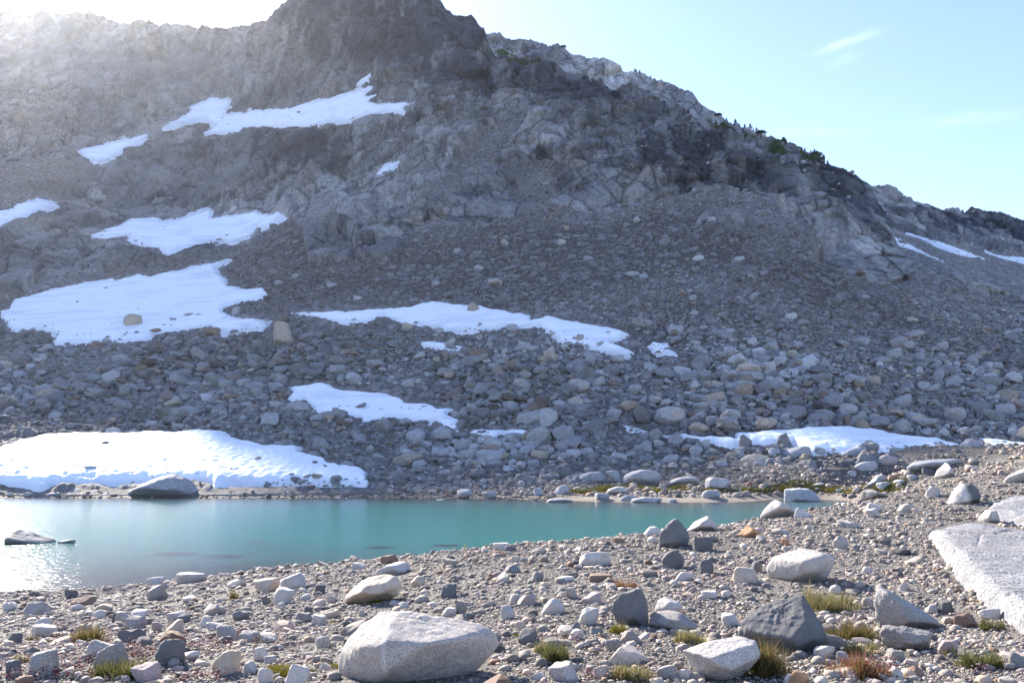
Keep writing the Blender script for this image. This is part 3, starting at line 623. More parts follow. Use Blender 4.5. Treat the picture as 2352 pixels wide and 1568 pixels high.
def hull2(pts):
    pts = sorted(map(tuple, pts)); 
    def half(ps):
        h = []
        for p in ps:
            while len(h) > 1 and (h[-1][0] - h[-2][0]) * (p[1] - h[-2][1]) - (h[-1][1] - h[-2][1]) * (p[0] - h[-2][0]) <= 0: h.pop()
            h.append(p)
        return h
    return np.array(half(pts)[:-1] + half(pts[::-1])[:-1])
def hero(outline, tone, label, phrase, seed, deep=0.8, top=9, side=32, front=14, ridge=None, extra=(), sub=6, p=26, sink=0.12, mat=None, rough=1.0, name='boulder', stain=0.5, base=None, group=None, foot=None):
    """a boulder whose picture outline is traced at its own distance; planes through every outline edge lean to the front and to the back, then a front face"""
    rng = np.random.default_rng(seed); ol = np.array(outline, float)
    ub, vb_ = (ol[:, 0].min() + ol[:, 0].max()) / 2, ol[:, 1].max()
    g, slope = ground(*(base or (ub, min(vb_, 1640))))
    near = g[1] < 60
    if not near: deep *= .5
    px = g[1] / FP; W = (ol[:, 0].max() - ol[:, 0].min()) * px
    yc = (foot or g[1]) + W * deep * 0.62; 
    Q = at(ol[:, 0], ol[:, 1], yc)[:, [0, 2]]
    low = Q[:, 1] < Q[:, 1].min() + 0.22 * (Q[:, 1].max() - Q[:, 1].min())
    Q[low, 1] -= sink * (Q[:, 1].max() - Q[:, 1].min())
    H = hull2(Q); c = H.mean(0); H = H - c; Nn, h = [], []
    for i in range(len(H)):
        a, b = H[i], H[(i + 1) % len(H)]; e = b - a; nn = np.array([e[1], -e[0]]); L = np.hypot(*nn)
        if L < 1e-6: continue
        nn /= L; d = nn @ a
        up = nn[1]
        af = math.radians(lerp(side, top, max(up, 0)) + rng.uniform(-7, 7)); ab = math.radians(lerp(26, 42, max(up, 0)) + rng.uniform(0, 10))
        for ang, sg in ((af, -1), (ab, 1)):
            Nn.append([nn[0] * math.cos(ang), sg * math.sin(ang), nn[1] * math.cos(ang)]); h.append(max(d * math.cos(ang), 0.02 * W))
    D2 = W * deep / 2; fa = math.radians(front)
    Nn += [[0.08, -math.cos(fa), math.sin(fa)], [0, 1, 0.1]]; h += [W * deep * 0.66 * math.cos(fa), W * deep * .36]
    for (nv, hh) in extra:
        nv = np.array(nv, float); nv /= np.linalg.norm(nv); Nn.append(list(nv)); h.append(hh * W)
    Nn = np.array(Nn); Nn /= np.linalg.norm(Nn, axis=1, keepdims=True)
    d, f = ico(sub); r = poly_radius(d, Nn, np.array(h), p); v = d * r[:, None]
    o = rng.uniform(-40, 40, 3)
    s_ = W
    bumps = 0.020 * fbm(v / s_ * 5 + o, 4, 11) + 0.008 * fbm(v / s_ * 22 + o, 4, 12)
    rr, _, _ = facets(v / s_ * 5 + o, seed, .3, .2); bumps = bumps + 0.008 * rr
    v = v + d * (bumps * s_ * rough)[:, None]
    ob = rock_object(name, v, f, (c[0], yc, c[1]), mat or tone_mat(tone, near), rock_colour(v / s_ * 2, tone, rng, stain, 1.0, near))
    ob['label'] = label; ob['category'] = 'boulder' if name == 'boulder' else name.replace('_', ' ')
    if group: ob['group'] = group
    if phrase: LANDMARKS[phrase] = (ub, vb_)
    EXCL.append((ol[:, 0].min(), ol[:, 1].min(), ol[:, 0].max(), ol[:, 1].max(), yc, ol))
    return ob, v, f, d
def stain_col(ob, v, fn):
    me = ob.data; n = len(me.vertices); a = np.empty(n * 4, np.float32); me.attributes['col'].data.foreach_get('color', a); a = a.reshape(-1, 4)
    a[:, :3] = fn(v, a[:, :3]); me.attributes['col'].data.foreach_set('color', a.ravel())

# ---- boulders traced one by one (picture outlines)
big, v, f, d = hero([(776, 1560), (772, 1490), (790, 1455), (806, 1440), (838, 1420), (868, 1402), (905, 1398), (955, 1404), (1000, 1416), (1060, 1422), (1100, 1428), (1114, 1442), (1150, 1458), (1152, 1476), (1142, 1502), (1110, 1534), (1060, 1562), (1010, 1590), (800, 1600)], 'pale', 'biggest foreground boulder, pale speckled granite with a sloping lit top', 'the biggest foreground boulder', 3, deep=0.72, side=40, front=12, p=30,
     extra=[((-0.80, -0.22, 0.56), 0.385), ((-0.5, -0.85, 0.15), .47), ((.55, -.8, .1), .50)], sink=0.1, foot=6.7)
stain_col(big, v, lambda v, c: lerp(c, np.array([.62, .60, .57]), (.7 * np.exp(-((v[:, 0] + .16 + .10 * v[:, 2] + .03 * fbm(v * 3, 2, 5)) / .018) ** 2) * (v[:, 2] > -.1))[:, None]))
o = hero([(790, 1384), (792, 1369), (823, 1337), (847, 1323), (888, 1323), (897, 1317), (915, 1323), (923, 1339), (922, 1354), (915, 1369), (847, 1388), (818, 1387)], 'tan', 'cream and tan leaning boulder with a rusty patch and moss at its foot', 'the tan mossy boulder', 5, deep=0.7, side=30, front=26, p=30, sink=.05)
stain_col(o[0], o[1], lambda v, c: lerp(c, np.array([.30, .15, .06]), (0.8 * smooth01(fbm(v * 6, 3, 4), .05, .35) * smooth01(v[:, 0], .12, .3) * smooth01(v[:, 2], .1, -.05))[:, None]))
hero([(1693, 1452), (1700, 1428), (1722, 1402), (1756, 1378), (1790, 1368), (1848, 1366), (1876, 1390), (1896, 1420), (1908, 1446), (1894, 1460), (1876, 1484), (1852, 1502), (1800, 1506), (1745, 1492), (1700, 1468)], 'dark', 'large angular dark grey boulder behind grass, right foreground', 'the large dark boulder', 7, deep=0.8, front=8, p=44, rough=1.5, extra=[((-0.35, -0.45, 0.82), 0.215), ((0.25, -0.92, 0.30), 0.40), ((.75, -.5, .42), .33), ((-0.8, -0.58, 0.1), .40)])
hero([(1565, 1492), (1600, 1478), (1645, 1468), (1692, 1459), (1738, 1470), (1752, 1505), (1724, 1540), (1650, 1570), (1604, 1546), (1578, 1520)], 'white', 'white speckled angular block in front of the large dark boulder', 'the white block by the dark boulder', 8, deep=0.6, front=26, mat=M_GRANITE, p=34)
hero([(1402, 1400), (1408, 1376), (1427, 1361), (1458, 1349), (1471, 1352), (1489, 1365), (1497, 1386), (1494, 1410), (1486, 1425), (1486, 1442), (1458, 1438), (1422, 1430), (1411, 1420)], 'dark', 'dark grey faceted boulder with a sharp ridge and small pits', 'the dark ridged boulder', 9, deep=0.85, side=35, front=15, p=44, extra=[((-0.62, -0.7, 0.35), 0.30), ((0.75, -0.62, 0.2), 0.25)])
hero([(1502, 1403), (1510, 1377), (1527, 1369), (1562, 1381), (1570, 1394), (1551, 1414), (1521, 1423)], 'white', 'pinkish white pitted stone right beside the dark ridged boulder', None, 10, deep=.8, mat=M_GRANITE, sub=5, name='stone')
hero([(1757, 1322), (1756, 1296), (1772, 1278), (1800, 1266), (1848, 1256), (1898, 1268), (1922, 1285), (1919, 1304), (1897, 1330), (1840, 1342), (1785, 1342)], 'pale', 'large rounded pale granite boulder above the dark boulder, its top sunlit', 'the rounded pale boulder', 12, deep=.8, side=32, front=6, p=16)
hero([(2006, 1380), (2012, 1352), (2022, 1347), (2050, 1359), (2107, 1392), (2148, 1420), (2168, 1436), (2150, 1446), (2107, 1444), (2030, 1436), (2010, 1418)], 'grey', 'grey granite wedge tapering to the right, beside grass', 'the grey wedge', 13, deep=.55, side=30, front=18, p=34)
hero([(2020, 1446), (2030, 1434), (2068, 1434), (2094, 1441), (2140, 1449), (2134, 1484), (2082, 1495), (2042, 1490), (2026, 1472)], 'grey', 'rough pitted granite block lying in front of the grey wedge', 'the pitted block', 14, deep=.6, front=26, rough=1.8)
hero([(1513, 1245), (1515, 1224), (1534, 1208), (1541, 1193), (1554, 1189), (1567, 1201), (1580, 1219), (1585, 1237), (1577, 1255), (1554, 1260), (1534, 1255)], 'dark', 'upright dark pointed boulder on the bank crest against the lake', 'the dark pointed boulder', 15, deep=.8, side=38, p=34, extra=[((-.5, -.8, .3), .32), ((.55, -.75, .3), .30)])
hero([(1575, 1215), (1596, 1196), (1622, 1184), (1634, 1188), (1650, 1208), (1650, 1218), (1578, 1220)], 'white', 'white peaked boulder just behind the dark pointed one, against the water', 'the white peaked boulder', 16, deep=.7, mat=M_GRANITE, sub=5)
hero([(1740, 1186), (1755, 1164), (1773, 1148), (1786, 1145), (1804, 1154), (1832, 1170), (1826, 1186), (1786, 1190)], 'white', 'white dome-shaped granite boulder at the water edge of the bank', 'the white dome boulder', 17, deep=.8, p=12, sub=5, mat=M_GRANITE)
hero([(1694, 1228), (1708, 1212), (1716, 1205), (1722, 1212), (1738, 1214), (1756, 1230), (1730, 1236), (1702, 1236)], 'orange', 'rust orange and cream stone on the bank crest', 'the orange crest stone', 18, deep=.7, p=40, sub=5, name='stone', stain=.1)
o = hero([(2166, 1159), (2187, 1128), (2204, 1108), (2220, 1105), (2238, 1113), (2254, 1139), (2246, 1152), (2215, 1162)], 'white', 'cone-shaped boulder, pale on its left and dark on its right flank', 'the two-tone cone boulder', 19, deep=.9, p=30, sub=5, extra=[((-.5, -.7, .4), .3), ((.6, -.7, .3), .3)])
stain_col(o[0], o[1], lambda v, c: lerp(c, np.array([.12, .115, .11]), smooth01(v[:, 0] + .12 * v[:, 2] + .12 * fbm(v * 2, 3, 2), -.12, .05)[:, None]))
def slab(outline, nrm_up, label, phrase, seed, tone, drop=.45, edge=34, groove=.03):
    """ice-smoothed bedrock: an inclined plane rounded down into the gravel all along its outline, with fine parallel grooves"""
    pl = np.array(outline, float); u0, v0 = pl.min(0) - 4; u1, v1 = pl.max(0) + 4
    Us, Vs = np.meshgrid(np.arange(u0, u1, 1.6), np.arange(v1, v0, -1.2)); sd = sdist(pl, Us, Vs) + 4 * fbm(np.stack([Us, Vs, 0 * Us], -1).reshape(-1, 3) * .035, 4, seed + 8).reshape(Us.shape) + 7
    G = np.array([ground(u, v)[0] for u, v in outline if u < 2400]); A = G.mean(0); k = np.linalg.lstsq(np.c_[G[:, :2] - A[:2], np.ones(len(G))], G[:, 2] - A[2], rcond=None)[0]
    nrm = np.array([-k[0], -k[1], 1.0]); nrm /= np.linalg.norm(nrm); A = A + nrm * nrm_up; E = np.array([0, 0, ZC])
    a, b = ray(Us, Vs); Dv = np.stack([a, np.ones_like(a), b], -1); y = ((A - E) @ nrm) / (Dv @ nrm); P = Dv * y[..., None] + E
    e = np.clip(sd / edge, 0, 1); dn = drop * (1 - np.sqrt(1 - (1 - e) ** 2)) ; Q = P.reshape(-1, 3)
    gx = np.stack([Q[:, 0] * .35 + Q[:, 1] * .1, (Q[:, 1] + Q[:, 0] * .12) * 7, 0 * Q[:, 0]], 1)
    rel = groove * fbm(gx, 4, seed) + .12 * fbm(Q * .5, 3, seed + 1) + .05 * np.minimum(facets((Q * .6).astype(np.float32), seed + 4, .2, .5)[0], .2) + .006 * fbm(Q * 9, 3, seed + 2)
    P = P + nrm * (rel.reshape(sd.shape) - dn)[..., None]; F = grid_faces(*sd.shape); F = F[sd.ravel()[F].min(1) > 0]
    us_, inv = np.unique(F.ravel(), return_inverse=True); g = fbm(gx * 1.3 + 9, 4, seed + 3)  # streaks along the grooves: their shading painted into the slab colour
    c = np.array([.26, .258, .262])[None] * (1 + .32 * g[:, None]); c = lerp(c, np.array([.26, .235, .21]), (.25 * smooth01(fbm(Q * .5, 3, seed + 5), .15, .5))[:, None])
    ob = add('rock_slab', raw_mesh('rock_slab', P.reshape(-1, 3)[us_], inv.reshape(F.shape), M_SLAB, c[us_]), label, 'rock slab')
    LANDMARKS[phrase] = (2240, float(pl[:, 1].mean())); SLABP.append(pl); return ob
SLABP = []
slab([(2128, 1212), (2145, 1202), (2190, 1193), (2260, 1189), (2300, 1199), (2352, 1207), (2480, 1230), (2640, 1330), (2560, 1520), (2440, 1480), (2352, 1428), (2330, 1402), (2270, 1352), (2222, 1310), (2180, 1262), (2150, 1236)], .22, 'huge smooth granite slab with fine parallel grooves at the right picture edge', 'the grooved granite slab', 21, 'grey')
slab([(2256, 1164), (2280, 1142), (2330, 1129), (2420, 1112), (2560, 1100), (2600, 1190), (2480, 1222), (2352, 1203), (2310, 1186), (2276, 1174)], .22, 'upper smooth granite slab at the right picture edge, above the grooved slab', 'the upper granite slab', 22, 'grey', .5, 34)
hero([(2290, 1108), (2310, 1090), (2352, 1072), (2440, 1050), (2520, 1075), (2480, 1120), (2352, 1112)], 'pale', 'pale rock hump at the right picture edge below the scree', None, 23, deep=.8, side=50, front=26, p=12, sub=5, sink=.1)
hero([(2144, 1092), (2150, 1082), (2171, 1061), (2179, 1064), (2194, 1087), (2192, 1097), (2160, 1100)], 'white', 'pale cone-shaped boulder on the far bank at the right', 'the pale cone boulder', 24, deep=.9, sub=5)
hero([(2074, 1076), (2082, 1066), (2110, 1056), (2150, 1052), (2200, 1052), (2222, 1060), (2196, 1074), (2140, 1084), (2096, 1084)], 'grey', 'broad low dome of smooth grey rock on the far bank', 'the smooth grey dome rock', 25, deep=.9, front=26, p=10, sub=5)
hero([(1799, 1149), (1800, 1122), (1837, 1119), (1856, 1121), (1871, 1129), (1894, 1149), (1840, 1152)], 'pale', 'pale squared block standing in the shallows of the channel', 'the squared block in the channel', 26, deep=.7, p=44, sub=5, sink=.3)
hero([(1836, 1120), (1870, 1110), (1894, 1108), (1894, 1116), (1870, 1122)], 'pale', 'flat pale slab leaning on grass behind the squared block', None, 27, deep=.8, sub=5, name='boulder')
hero([(1988, 1113), (2010, 1092), (2024, 1087), (2034, 1092), (2040, 1108), (2036, 1117)], 'pale', 'pointed pale boulder leaning left on the grassy far shore', 'the leaning pointed boulder', 28, deep=.8, sub=5, p=40)
hero([(1974, 1143), (1976, 1128), (1988, 1123), (2004, 1123), (2030, 1133), (2050, 1142), (2010, 1146)], 'grey', 'flat grey boulder in the channel water under the leaning boulder', None, 29, deep=.7, sub=5, sink=.3)
hero([(286, 1141), (290, 1128), (326, 1113), (362, 1095), (388, 1088), (418, 1091), (445, 1105), (459, 1123), (460, 1138), (413, 1143)], 'grey', 'large rounded shore boulder with snow packed behind it', 'the boulder in the shore snowbank', 30, deep=.9, front=25, p=18, sub=6, sink=.12)
hero([(6, 1247), (16, 1232), (42, 1214), (52, 1216), (129, 1237), (135, 1245), (86, 1250), (26, 1251)], 'grey', 'grey wedge-shaped boulder standing alone in the lake', 'the boulder in the lake', 31, deep=.6, front=15, p=30, sub=6, sink=.5)
hero([(128, 1246), (140, 1240), (165, 1237), (180, 1240), (172, 1245), (150, 1249)], 'grey', 'flat stone awash at the right tip of the lake boulder', None, 32, deep=.6, sub=4, name='stone', sink=.4)
hero([(1426, 1110), (1430, 1090), (1448, 1082), (1476, 1077), (1500, 1078), (1518, 1086), (1523, 1098), (1512, 1112), (1480, 1116), (1440, 1114)], 'pale', 'largest rounded boulder of the row along the far shore', 'the largest far-shore boulder', 33, deep=.8, front=5, p=12, sub=5)
hero([(1318, 1104), (1330, 1090), (1350, 1083), (1382, 1082), (1396, 1095), (1396, 1109), (1350, 1112)], 'grey', 'grey boulder at the left end of the far-shore row', 'the left boulder of the shore row', 34, deep=.8, sub=5, p=18)
hero([(1391, 1082), (1406, 1079), (1420, 1080), (1430, 1110), (1414, 1113), (1398, 1100)], 'pale', 'narrow upright boulder squeezed between two big far-shore boulders', None, 35, deep=.9, sub=5)
hero([(1520, 1114), (1545, 1098), (1580, 1092), (1604, 1096), (1612, 1112), (1570, 1118)], 'pale', 'low humped boulder right of the largest far-shore boulder', None, 36, deep=.8, p=12, sub=5)
hero([(1618, 1122), (1620, 1102), (1630, 1095), (1670, 1099), (1680, 1106), (1662, 1124), (1640, 1126)], 'white', 'white squared boulder at the right end of the far-shore row', 'the white squared shore boulder', 37, deep=.8, sub=5, p=34)
hero([(1388, 1132), (1398, 1122), (1420, 1115), (1436, 1118), (1446, 1132), (1420, 1136)], 'white', 'white lens-shaped boulder among grass by the far shore', None, 38, deep=.7, sub=5)
hero([(1446, 1152), (1450, 1145), (1475, 1141), (1518, 1143), (1524, 1149), (1500, 1154)], 'white', 'long flat white rock in the shallows below the largest far-shore boulder', None, 39, deep=.4, sub=5, sink=.4)
hero([(1248, 1152), (1262, 1145), (1290, 1143), (1312, 1147), (1322, 1151), (1280, 1154)], 'white', 'flattest white rock awash off the far shore', None, 40, deep=.5, sub=5, sink=.5)
for (ol, tn, lb, ph) in [
    ([(1227, 978), (1226, 955), (1240, 938), (1262, 935), (1283, 946), (1283, 966), (1268, 982), (1240, 984)], 'grey', 'biggest block in the boulder field, with a shaded lower face', 'the biggest block of the boulder field'),
    ([(1300, 884), (1310, 870), (1330, 868), (1356, 878), (1356, 900), (1330, 905), (1306, 896)], 'grey', 'large tilted grey boulder high in the boulder field', 'the large tilted boulder'),
    ([(1299, 935), (1304, 915), (1330, 907), (1344, 925), (1340, 940), (1316, 941)], 'grey', 'cube-like block with a rusty corner in the boulder field', None),
    ([(1194, 950), (1195, 930), (1206, 925), (1218, 932), (1220, 948), (1206, 952)], 'grey', 'upright squared block left of the biggest block of the boulder field', None),
    ([(1149, 942), (1155, 922), (1178, 920), (1190, 935), (1180, 946), (1160, 946)], 'grey', 'blocky grey boulder in the gap two blocks left of the biggest block', None),
    ([(1171, 888), (1184, 868), (1206, 868), (1222, 884), (1218, 898), (1190, 898)], 'grey', 'broad rounded grey boulder right above the small flat snow patch', None),
    ([(1500, 965), (1506, 940), (1535, 931), (1570, 938), (1578, 955), (1570, 976), (1530, 978)], 'grey', 'large rounded grey boulder above the left end of the wide right snow patch', 'the large rounded boulder over the right snow'),
    ([(282, 738), (290, 726), (304, 720), (326, 724), (328, 742), (314, 754), (290, 752)], 'tan', 'largest boulder sitting in the big left snowfield', 'the largest boulder in the left snowfield'),
    ([(627, 780), (628, 742), (640, 735), (660, 740), (676, 780), (660, 788), (640, 786)], 'tan', 'upright tan boulder in the gap between two mid-slope snow patches', 'the upright tan boulder'),
    ([(1067, 720), (1076, 698), (1088, 692), (1102, 708), (1104, 718), (1088, 722)], 'tan', 'pointed boulder at the upper edge of the long snow strip', 'the pointed boulder on the long snow strip'),
    ([(1800, 735), (1804, 720), (1830, 718), (1832, 732), (1820, 740)], 'pale', 'lone pale boulder on the dark bare scree at the right', 'the lone pale boulder on dark scree'),
    ([(1697, 1026), (1698, 1000), (1706, 996), (1728, 1012), (1728, 1022), (1712, 1030)], 'mid', 'dark upright block standing before the wide right snow patch', 'the dark upright block by the snow'),
    ([(1784, 1015), (1786, 1000), (1806, 992), (1822, 1022), (1812, 1030), (1790, 1026)], 'mid', 'leaning dark block with a flat face against the wide right snow patch', None),
    ([(2203, 1040), (2204, 1020), (2220, 1006), (2248, 1010), (2266, 1036), (2250, 1046), (2220, 1046)], 'grey', 'big grey boulder between the wide snow patch and the edge one', 'the boulder between the right snow patches'),
    ([(1578, 985), (1588, 972), (1606, 969), (1630, 980), (1636, 990), (1610, 996)], 'tan', 'flat rusty tan boulder just above the wide right snow patch', None),
    ([(578, 1074), (584, 1050), (596, 1046), (606, 1058), (628, 1068), (620, 1078), (600, 1080)], 'tan', 'two-humped tan boulder melting out of the shore snowbank', 'the two-humped boulder in the snow'),
    ([(634, 1068), (650, 1054), (672, 1051), (694, 1058), (704, 1068), (670, 1073)], 'tan', 'broad low tan boulder in the shore snowbank right of the two-humped one', None),
    ([(984, 1012), (992, 990), (1012, 978), (1036, 986), (1042, 1008), (1020, 1014)], 'grey', 'pale grey block overlapping the lower tip of the tapering snow patch', None),
    ([(236, 1000), (244, 984), (260, 980), (278, 986), (280, 998), (256, 1002)], 'grey', 'larger of two grey boulders on the upper rim of the shore snowbank', None),
    ([(290, 1000), (296, 988), (310, 984), (326, 994), (326, 1000), (308, 1003)], 'grey', 'rounded smaller boulder on the upper rim of the shore snowbank', None)]:
    hero(ol, tn, lb, ph, abs(hash(lb)) % 1 + len(lb) * 7 + int(ol[0][0]), deep=.85, side=32, front=10, sub=4, p=30, rough=.8)

# ---- smaller stones and boulders, each at its own place: u, foot v, width, height, tone
SMALL = """349 1343 39 16 w|430 1338 70 20 p|352 1377 43 31 g|158 1374 29 19 d|188 1391 56 18 b|69 1414 60 28 p|15 1402 35 18 w|172 1403 37 13 w|230 1404 42 15 t|222 1420 29 18 w|276 1433 35 26 p|312 1423 35 20 w|264 1430 23 23 d|401 1424 39 16 w|419 1431 30 17 d|394 1458 42 32 t|357 1451 25 21 k|93 1439 38 18 w|91 1464 62 25 w|21 1478 43 25 d|85 1549 70 48 g|121 1530 20 30 d|217 1515 80 40 p|236 1536 78 50 g|381 1530 57 58 d|328 1567 72 37 k|17 1549 37 29 d|46 1575 45 22 b|432 1518 42 19 w|397 1534 27 19 g|605 1360 65 27 t|671 1354 68 33 w|646 1387 50 33 w|609 1388 21 18 d|702 1378 24 14 w|643 1396 18 12 w|733 1363 25 19 d|900 1322 74 24 w|959 1347 33 22 t|1030 1372 35 30 d|891 1294 41 18 b|825 1307 30 13 w|758 1384 25 15 p|760 1419 49 19 t|705 1408 22 15 d|699 1428 44 19 g|729 1437 33 22 w|829 1415 15 13 p|548 1425 38 21 m|502 1411 27 16 g|471 1440 33 22 w|489 1446 38 15 w|517 1473 56 34 g|569 1474 47 19 p|610 1476 41 18 p|600 1517 34 28 w|507 1551 62 47 t|572 1545 33 24 w|605 1568 38 30 w|672 1582 59 50 w|741 1487 35 24 p|618 1523 30 15 p|1030 1416 33 18 w|1058 1410 27 28 g|1078 1421 24 12 d|906 1393 27 10 p|927 1396 24 12 w|1373 1300 75 33 w|1549 1305 51 40 d|1621 1318 39 33 d|1715 1338 59 33 t|1741 1314 26 23 d|1183 1290 33 12 t|1175 1316 39 17 m|1236 1335 26 21 m|1270 1410 58 33 w|1165 1421 33 27 w|1184 1389 33 23 p|1363 1386 46 23 k|1313 1374 28 23 p|1351 1435 45 35 w|1324 1453 26 24 m|1324 1469 39 21 w|1368 1456 31 14 m|1196 1447 28 19 t|1212 1479 51 31 d|1381 1335 54 14 b|1301 1335 39 10 w|1551 1448 116 34 g|1574 1332 44 17 w|1632 1374 39 14 w|1679 1437 44 23 w|1299 1564 69 31 p|1383 1559 39 26 t|1412 1497 36 28 m|1535 1559 51 26 g|1574 1561 31 22 w|1239 1561 39 15 w|2080 1356 28 19 w|1995 1317 23 15 w|2179 1410 44 26 d|2226 1440 51 28 b|2280 1422 44 23 w|2300 1402 31 15 w|2144 1410 26 19 w|2184 1505 51 31 k|2066 1520 41 24 g|2063 1561 39 26 w|2112 1556 36 23 b|1840 1574 44 28 o|1899 1512 46 28 w|1939 1523 28 23 p|2346 1536 39 31 m|1922 1363 28 19 w|1932 1386 21 15 w|1994 1397 26 23 p|1847 1188 44 19 w|2013 1175 39 18 w|2008 1188 36 19 w|2088 1175 49 18 p|2150 1141 41 23 w|2137 1092 26 18 d|1960 1096 21 13 p|1936 1260 33 28 p|2280 1200 39 27 w|1806 1251 23 13 o|1796 1229 39 17 p|1956 1211 52 16 p|1497 1229 39 19 w|1500 1247 23 13 w|1614 1265 48 30 d|1421 1247 26 12 b|1154 1263 39 15 w|1172 1266 26 12 d|1417 1134 34 10 w|1381 1149 34 15 g|1446 1150 36 14 g|1635 1144 43 18 p|1236 1138 23 17 p|1292 1134 34 19 p|1124 1143 34 15 p|1066 1138 38 14 p|1200 1119 21 16 g|503 1117 31 13 g|118 1140 32 9 p|60 1141 20 9 g|20 1139 18 8 p|435 1103 50 14 g|1010 1149 18 3 w|1243 927 30 15 o|1169 946 40 27 g|1065 957 29 25 g|937 895 37 28 g|1287 944 37 27 g|1377 867 30 20 p|1099 825 50 27 b|934 758 34 17 t|1102 753 27 15 g|1451 638 42 20 p|1480 645 28 18 g|1555 766 40 22 g|477 769 50 20 b|395 742 27 13 g|430 732 30 14 g|215 800 30 18 b|240 788 22 13 g|345 981 38 17 g|633 939 37 20 g|680 947 67 28 g|1780 810 34 28 g|1770 858 39 30 p|1770 882 27 20 p|1990 796 54 26 g|2116 828 34 20 g|2178 850 34 14 g|1834 1050 74 25 g|1747 1067 74 24 t|1974 1053 80 26 g|2089 1048 67 22 g|1884 1043 27 17 g|2292 1060 54 22 g|1749 1078 27 18 p|2034 1123 31 16 w|2041 1070 46 26 k|1990 1082 58 20 p|1210 805 62 15 g|1176 760 28 18 g|1240 735 24 10 m|1245 742 30 10 g|1290 748 26 11 p|1316 770 17 12 t|1400 773 20 13 g|1428 773 14 7 m|1270 766 17 8 m|1275 770 26 8 g|1380 800 20 18 g|1440 792 30 12 g|1462 795 38 18 m|876 906 22 7 g|874 950 31 12 m|880 975 24 18 g|1190 1008 52 16 g|1050 958 26 16 g|235 670 22 12 t|318 716 18 9 t|273 735 18 7 t|345 742 14 6 m|395 735 40 14 g|455 730 22 12 g|519 735 17 10 g|540 722 22 20 g|355 765 30 12 b|463 1012 18 6 g|500 1010 32 8 m|640 1028 28 16 g|660 1045 24 12 g|720 1050 20 6 g|1713 1060 26 10 g|1602 1062 40 14 g|2100 1100 24 10 p|2052 1105 22 12 o|2075 1110 38 8 w|1930 1131 18 7 p|1700 1128 16 6 w|1660 1116 30 12 p|1560 1132 14 6 b|1545 1153 20 6 g|1345 1112 22 12 w|1480 640 24 14 g|1600 725 28 14 p|1650 770 24 18 g|1700 690 26 12 g|1850 830 34 20 g|1900 880 40 22 g|1950 920 36 22 g|2010 880 34 20 t|2080 930 44 26 g|2150 900 36 20 g|2200 960 46 26 g|2280 900 40 22 g|2320 950 44 24 g|1420 830 30 16 g|1460 900 36 20 g|1480 930 30 20 g|1410 960 40 24 g|1360 985 44 22 g|1120 880 30 18 g|1080 905 28 16 g|1020 890 30 18 g|985 870 26 16 g|900 850 28 14 g|840 870 24 14 g|780 850 30 16 p|700 850 26 14 g|620 890 26 14 g|560 940 34 18 g|520 900 28 16 t|440 890 36 16 g|360 900 30 16 g|280 930 30 14 g|160 900 28 14 b|90 860 24 12 g|120 960 32 16 g|60 920 26 14 g|1010 1050 44 24 g|960 1075 38 20 g|920 1040 36 20 g|870 1060 34 20 g|1080 1060 48 28 g|1130 1075 40 24 g|1180 1050 38 22 g|1240 1060 44 26 t|1290 1040 36 22 g|1350 1050 40 24 g|1090 1090 30 16 g|1020 1095 36 16 g|960 1105 24 12 g|1420 1060 40 22 g|1480 1040 44 24 g|1540 1065 38 22 g|1600 1040 36 18 g|1660 1075 34 18 g|1100 620 24 14 g|1050 580 20 14 p|1160 560 22 12 p|1290 560 20 12 w|1350 600 24 14 g|1530 560 30 18 m|1605 600 30 16 w|1700 600 26 14 p|1870 650 24 14 g|1990 690 30 16 g|2100 740 26 14 t|2200 790 34 16 g|2300 850 40 20 g|760 660 24 14 g|680 640 22 14 p|640 655 20 12 g|820 690 22 12 p|1000 655 20 12 g"""
LET = {'w': 'white', 'p': 'pale', 'g': 'grey', 'd': 'dark', 't': 'tan', 'b': 'brown', 'o': 'orange', 'k': 'pink', 'm': 'mid'}
rngS = np.random.default_rng(77)
def place_rock(u, v, w, h, tone, rng, hard=None):
    g, slope = ground(u, v); y = g[1]; near = y < 60
    W = w * y / FP; Hh = h * y / FP
    ang = rng.random() < (0.6 if tone in ('white', 'pale', 'grey', 'tan') else 0.8) if hard is None else hard
    sub = 4 if (near and w > 26) else 3
    vv, f = unit_rock(rng, sub, ang)
    tilt = rng.uniform(-.3, .3); a = rng.uniform(0, 6.28)
    ca, sa = math.cos(a), math.sin(a); vv = vv @ np.array([[ca, -sa, 0], [sa, ca, 0], [0, 0, 1]]).T
    ct, st = math.cos(tilt), math.sin(tilt); vv = vv @ np.array([[ct, 0, -st], [0, 1, 0], [st, 0, ct]]).T
    vv = vv / ((vv.max(0) - vv.min(0)) / 2); dep = rng.uniform(.6, .95)
    sink = 0.42; hh = Hh * (1 + sink)
    vv = vv * np.array([W / 2, W / 2 * dep, hh / 2]); loc = np.array([g[0], y + W * dep * .4, g[2] + hh / 2 - sink * Hh])
    nm = 'stone' if near else 'boulder'
    ob = rock_object(nm, vv, f, loc, tone_mat(tone, near), rock_colour(vv / W * 2, tone, rng, .5, 1.0, near)); ob['category'] = nm
    ROCKS.append((u, v, w, h, tone, near, ang, ob)); EXCL.append((u - w / 2, v - h, u + w / 2, v, loc[1], None)); return ob
for line in SMALL.split('|'):
    u, v, w, h, tn = line.split(); place_rock(float(u), float(v), float(w), float(h), LET[tn], rngS)
rngD = np.random.default_rng(88)
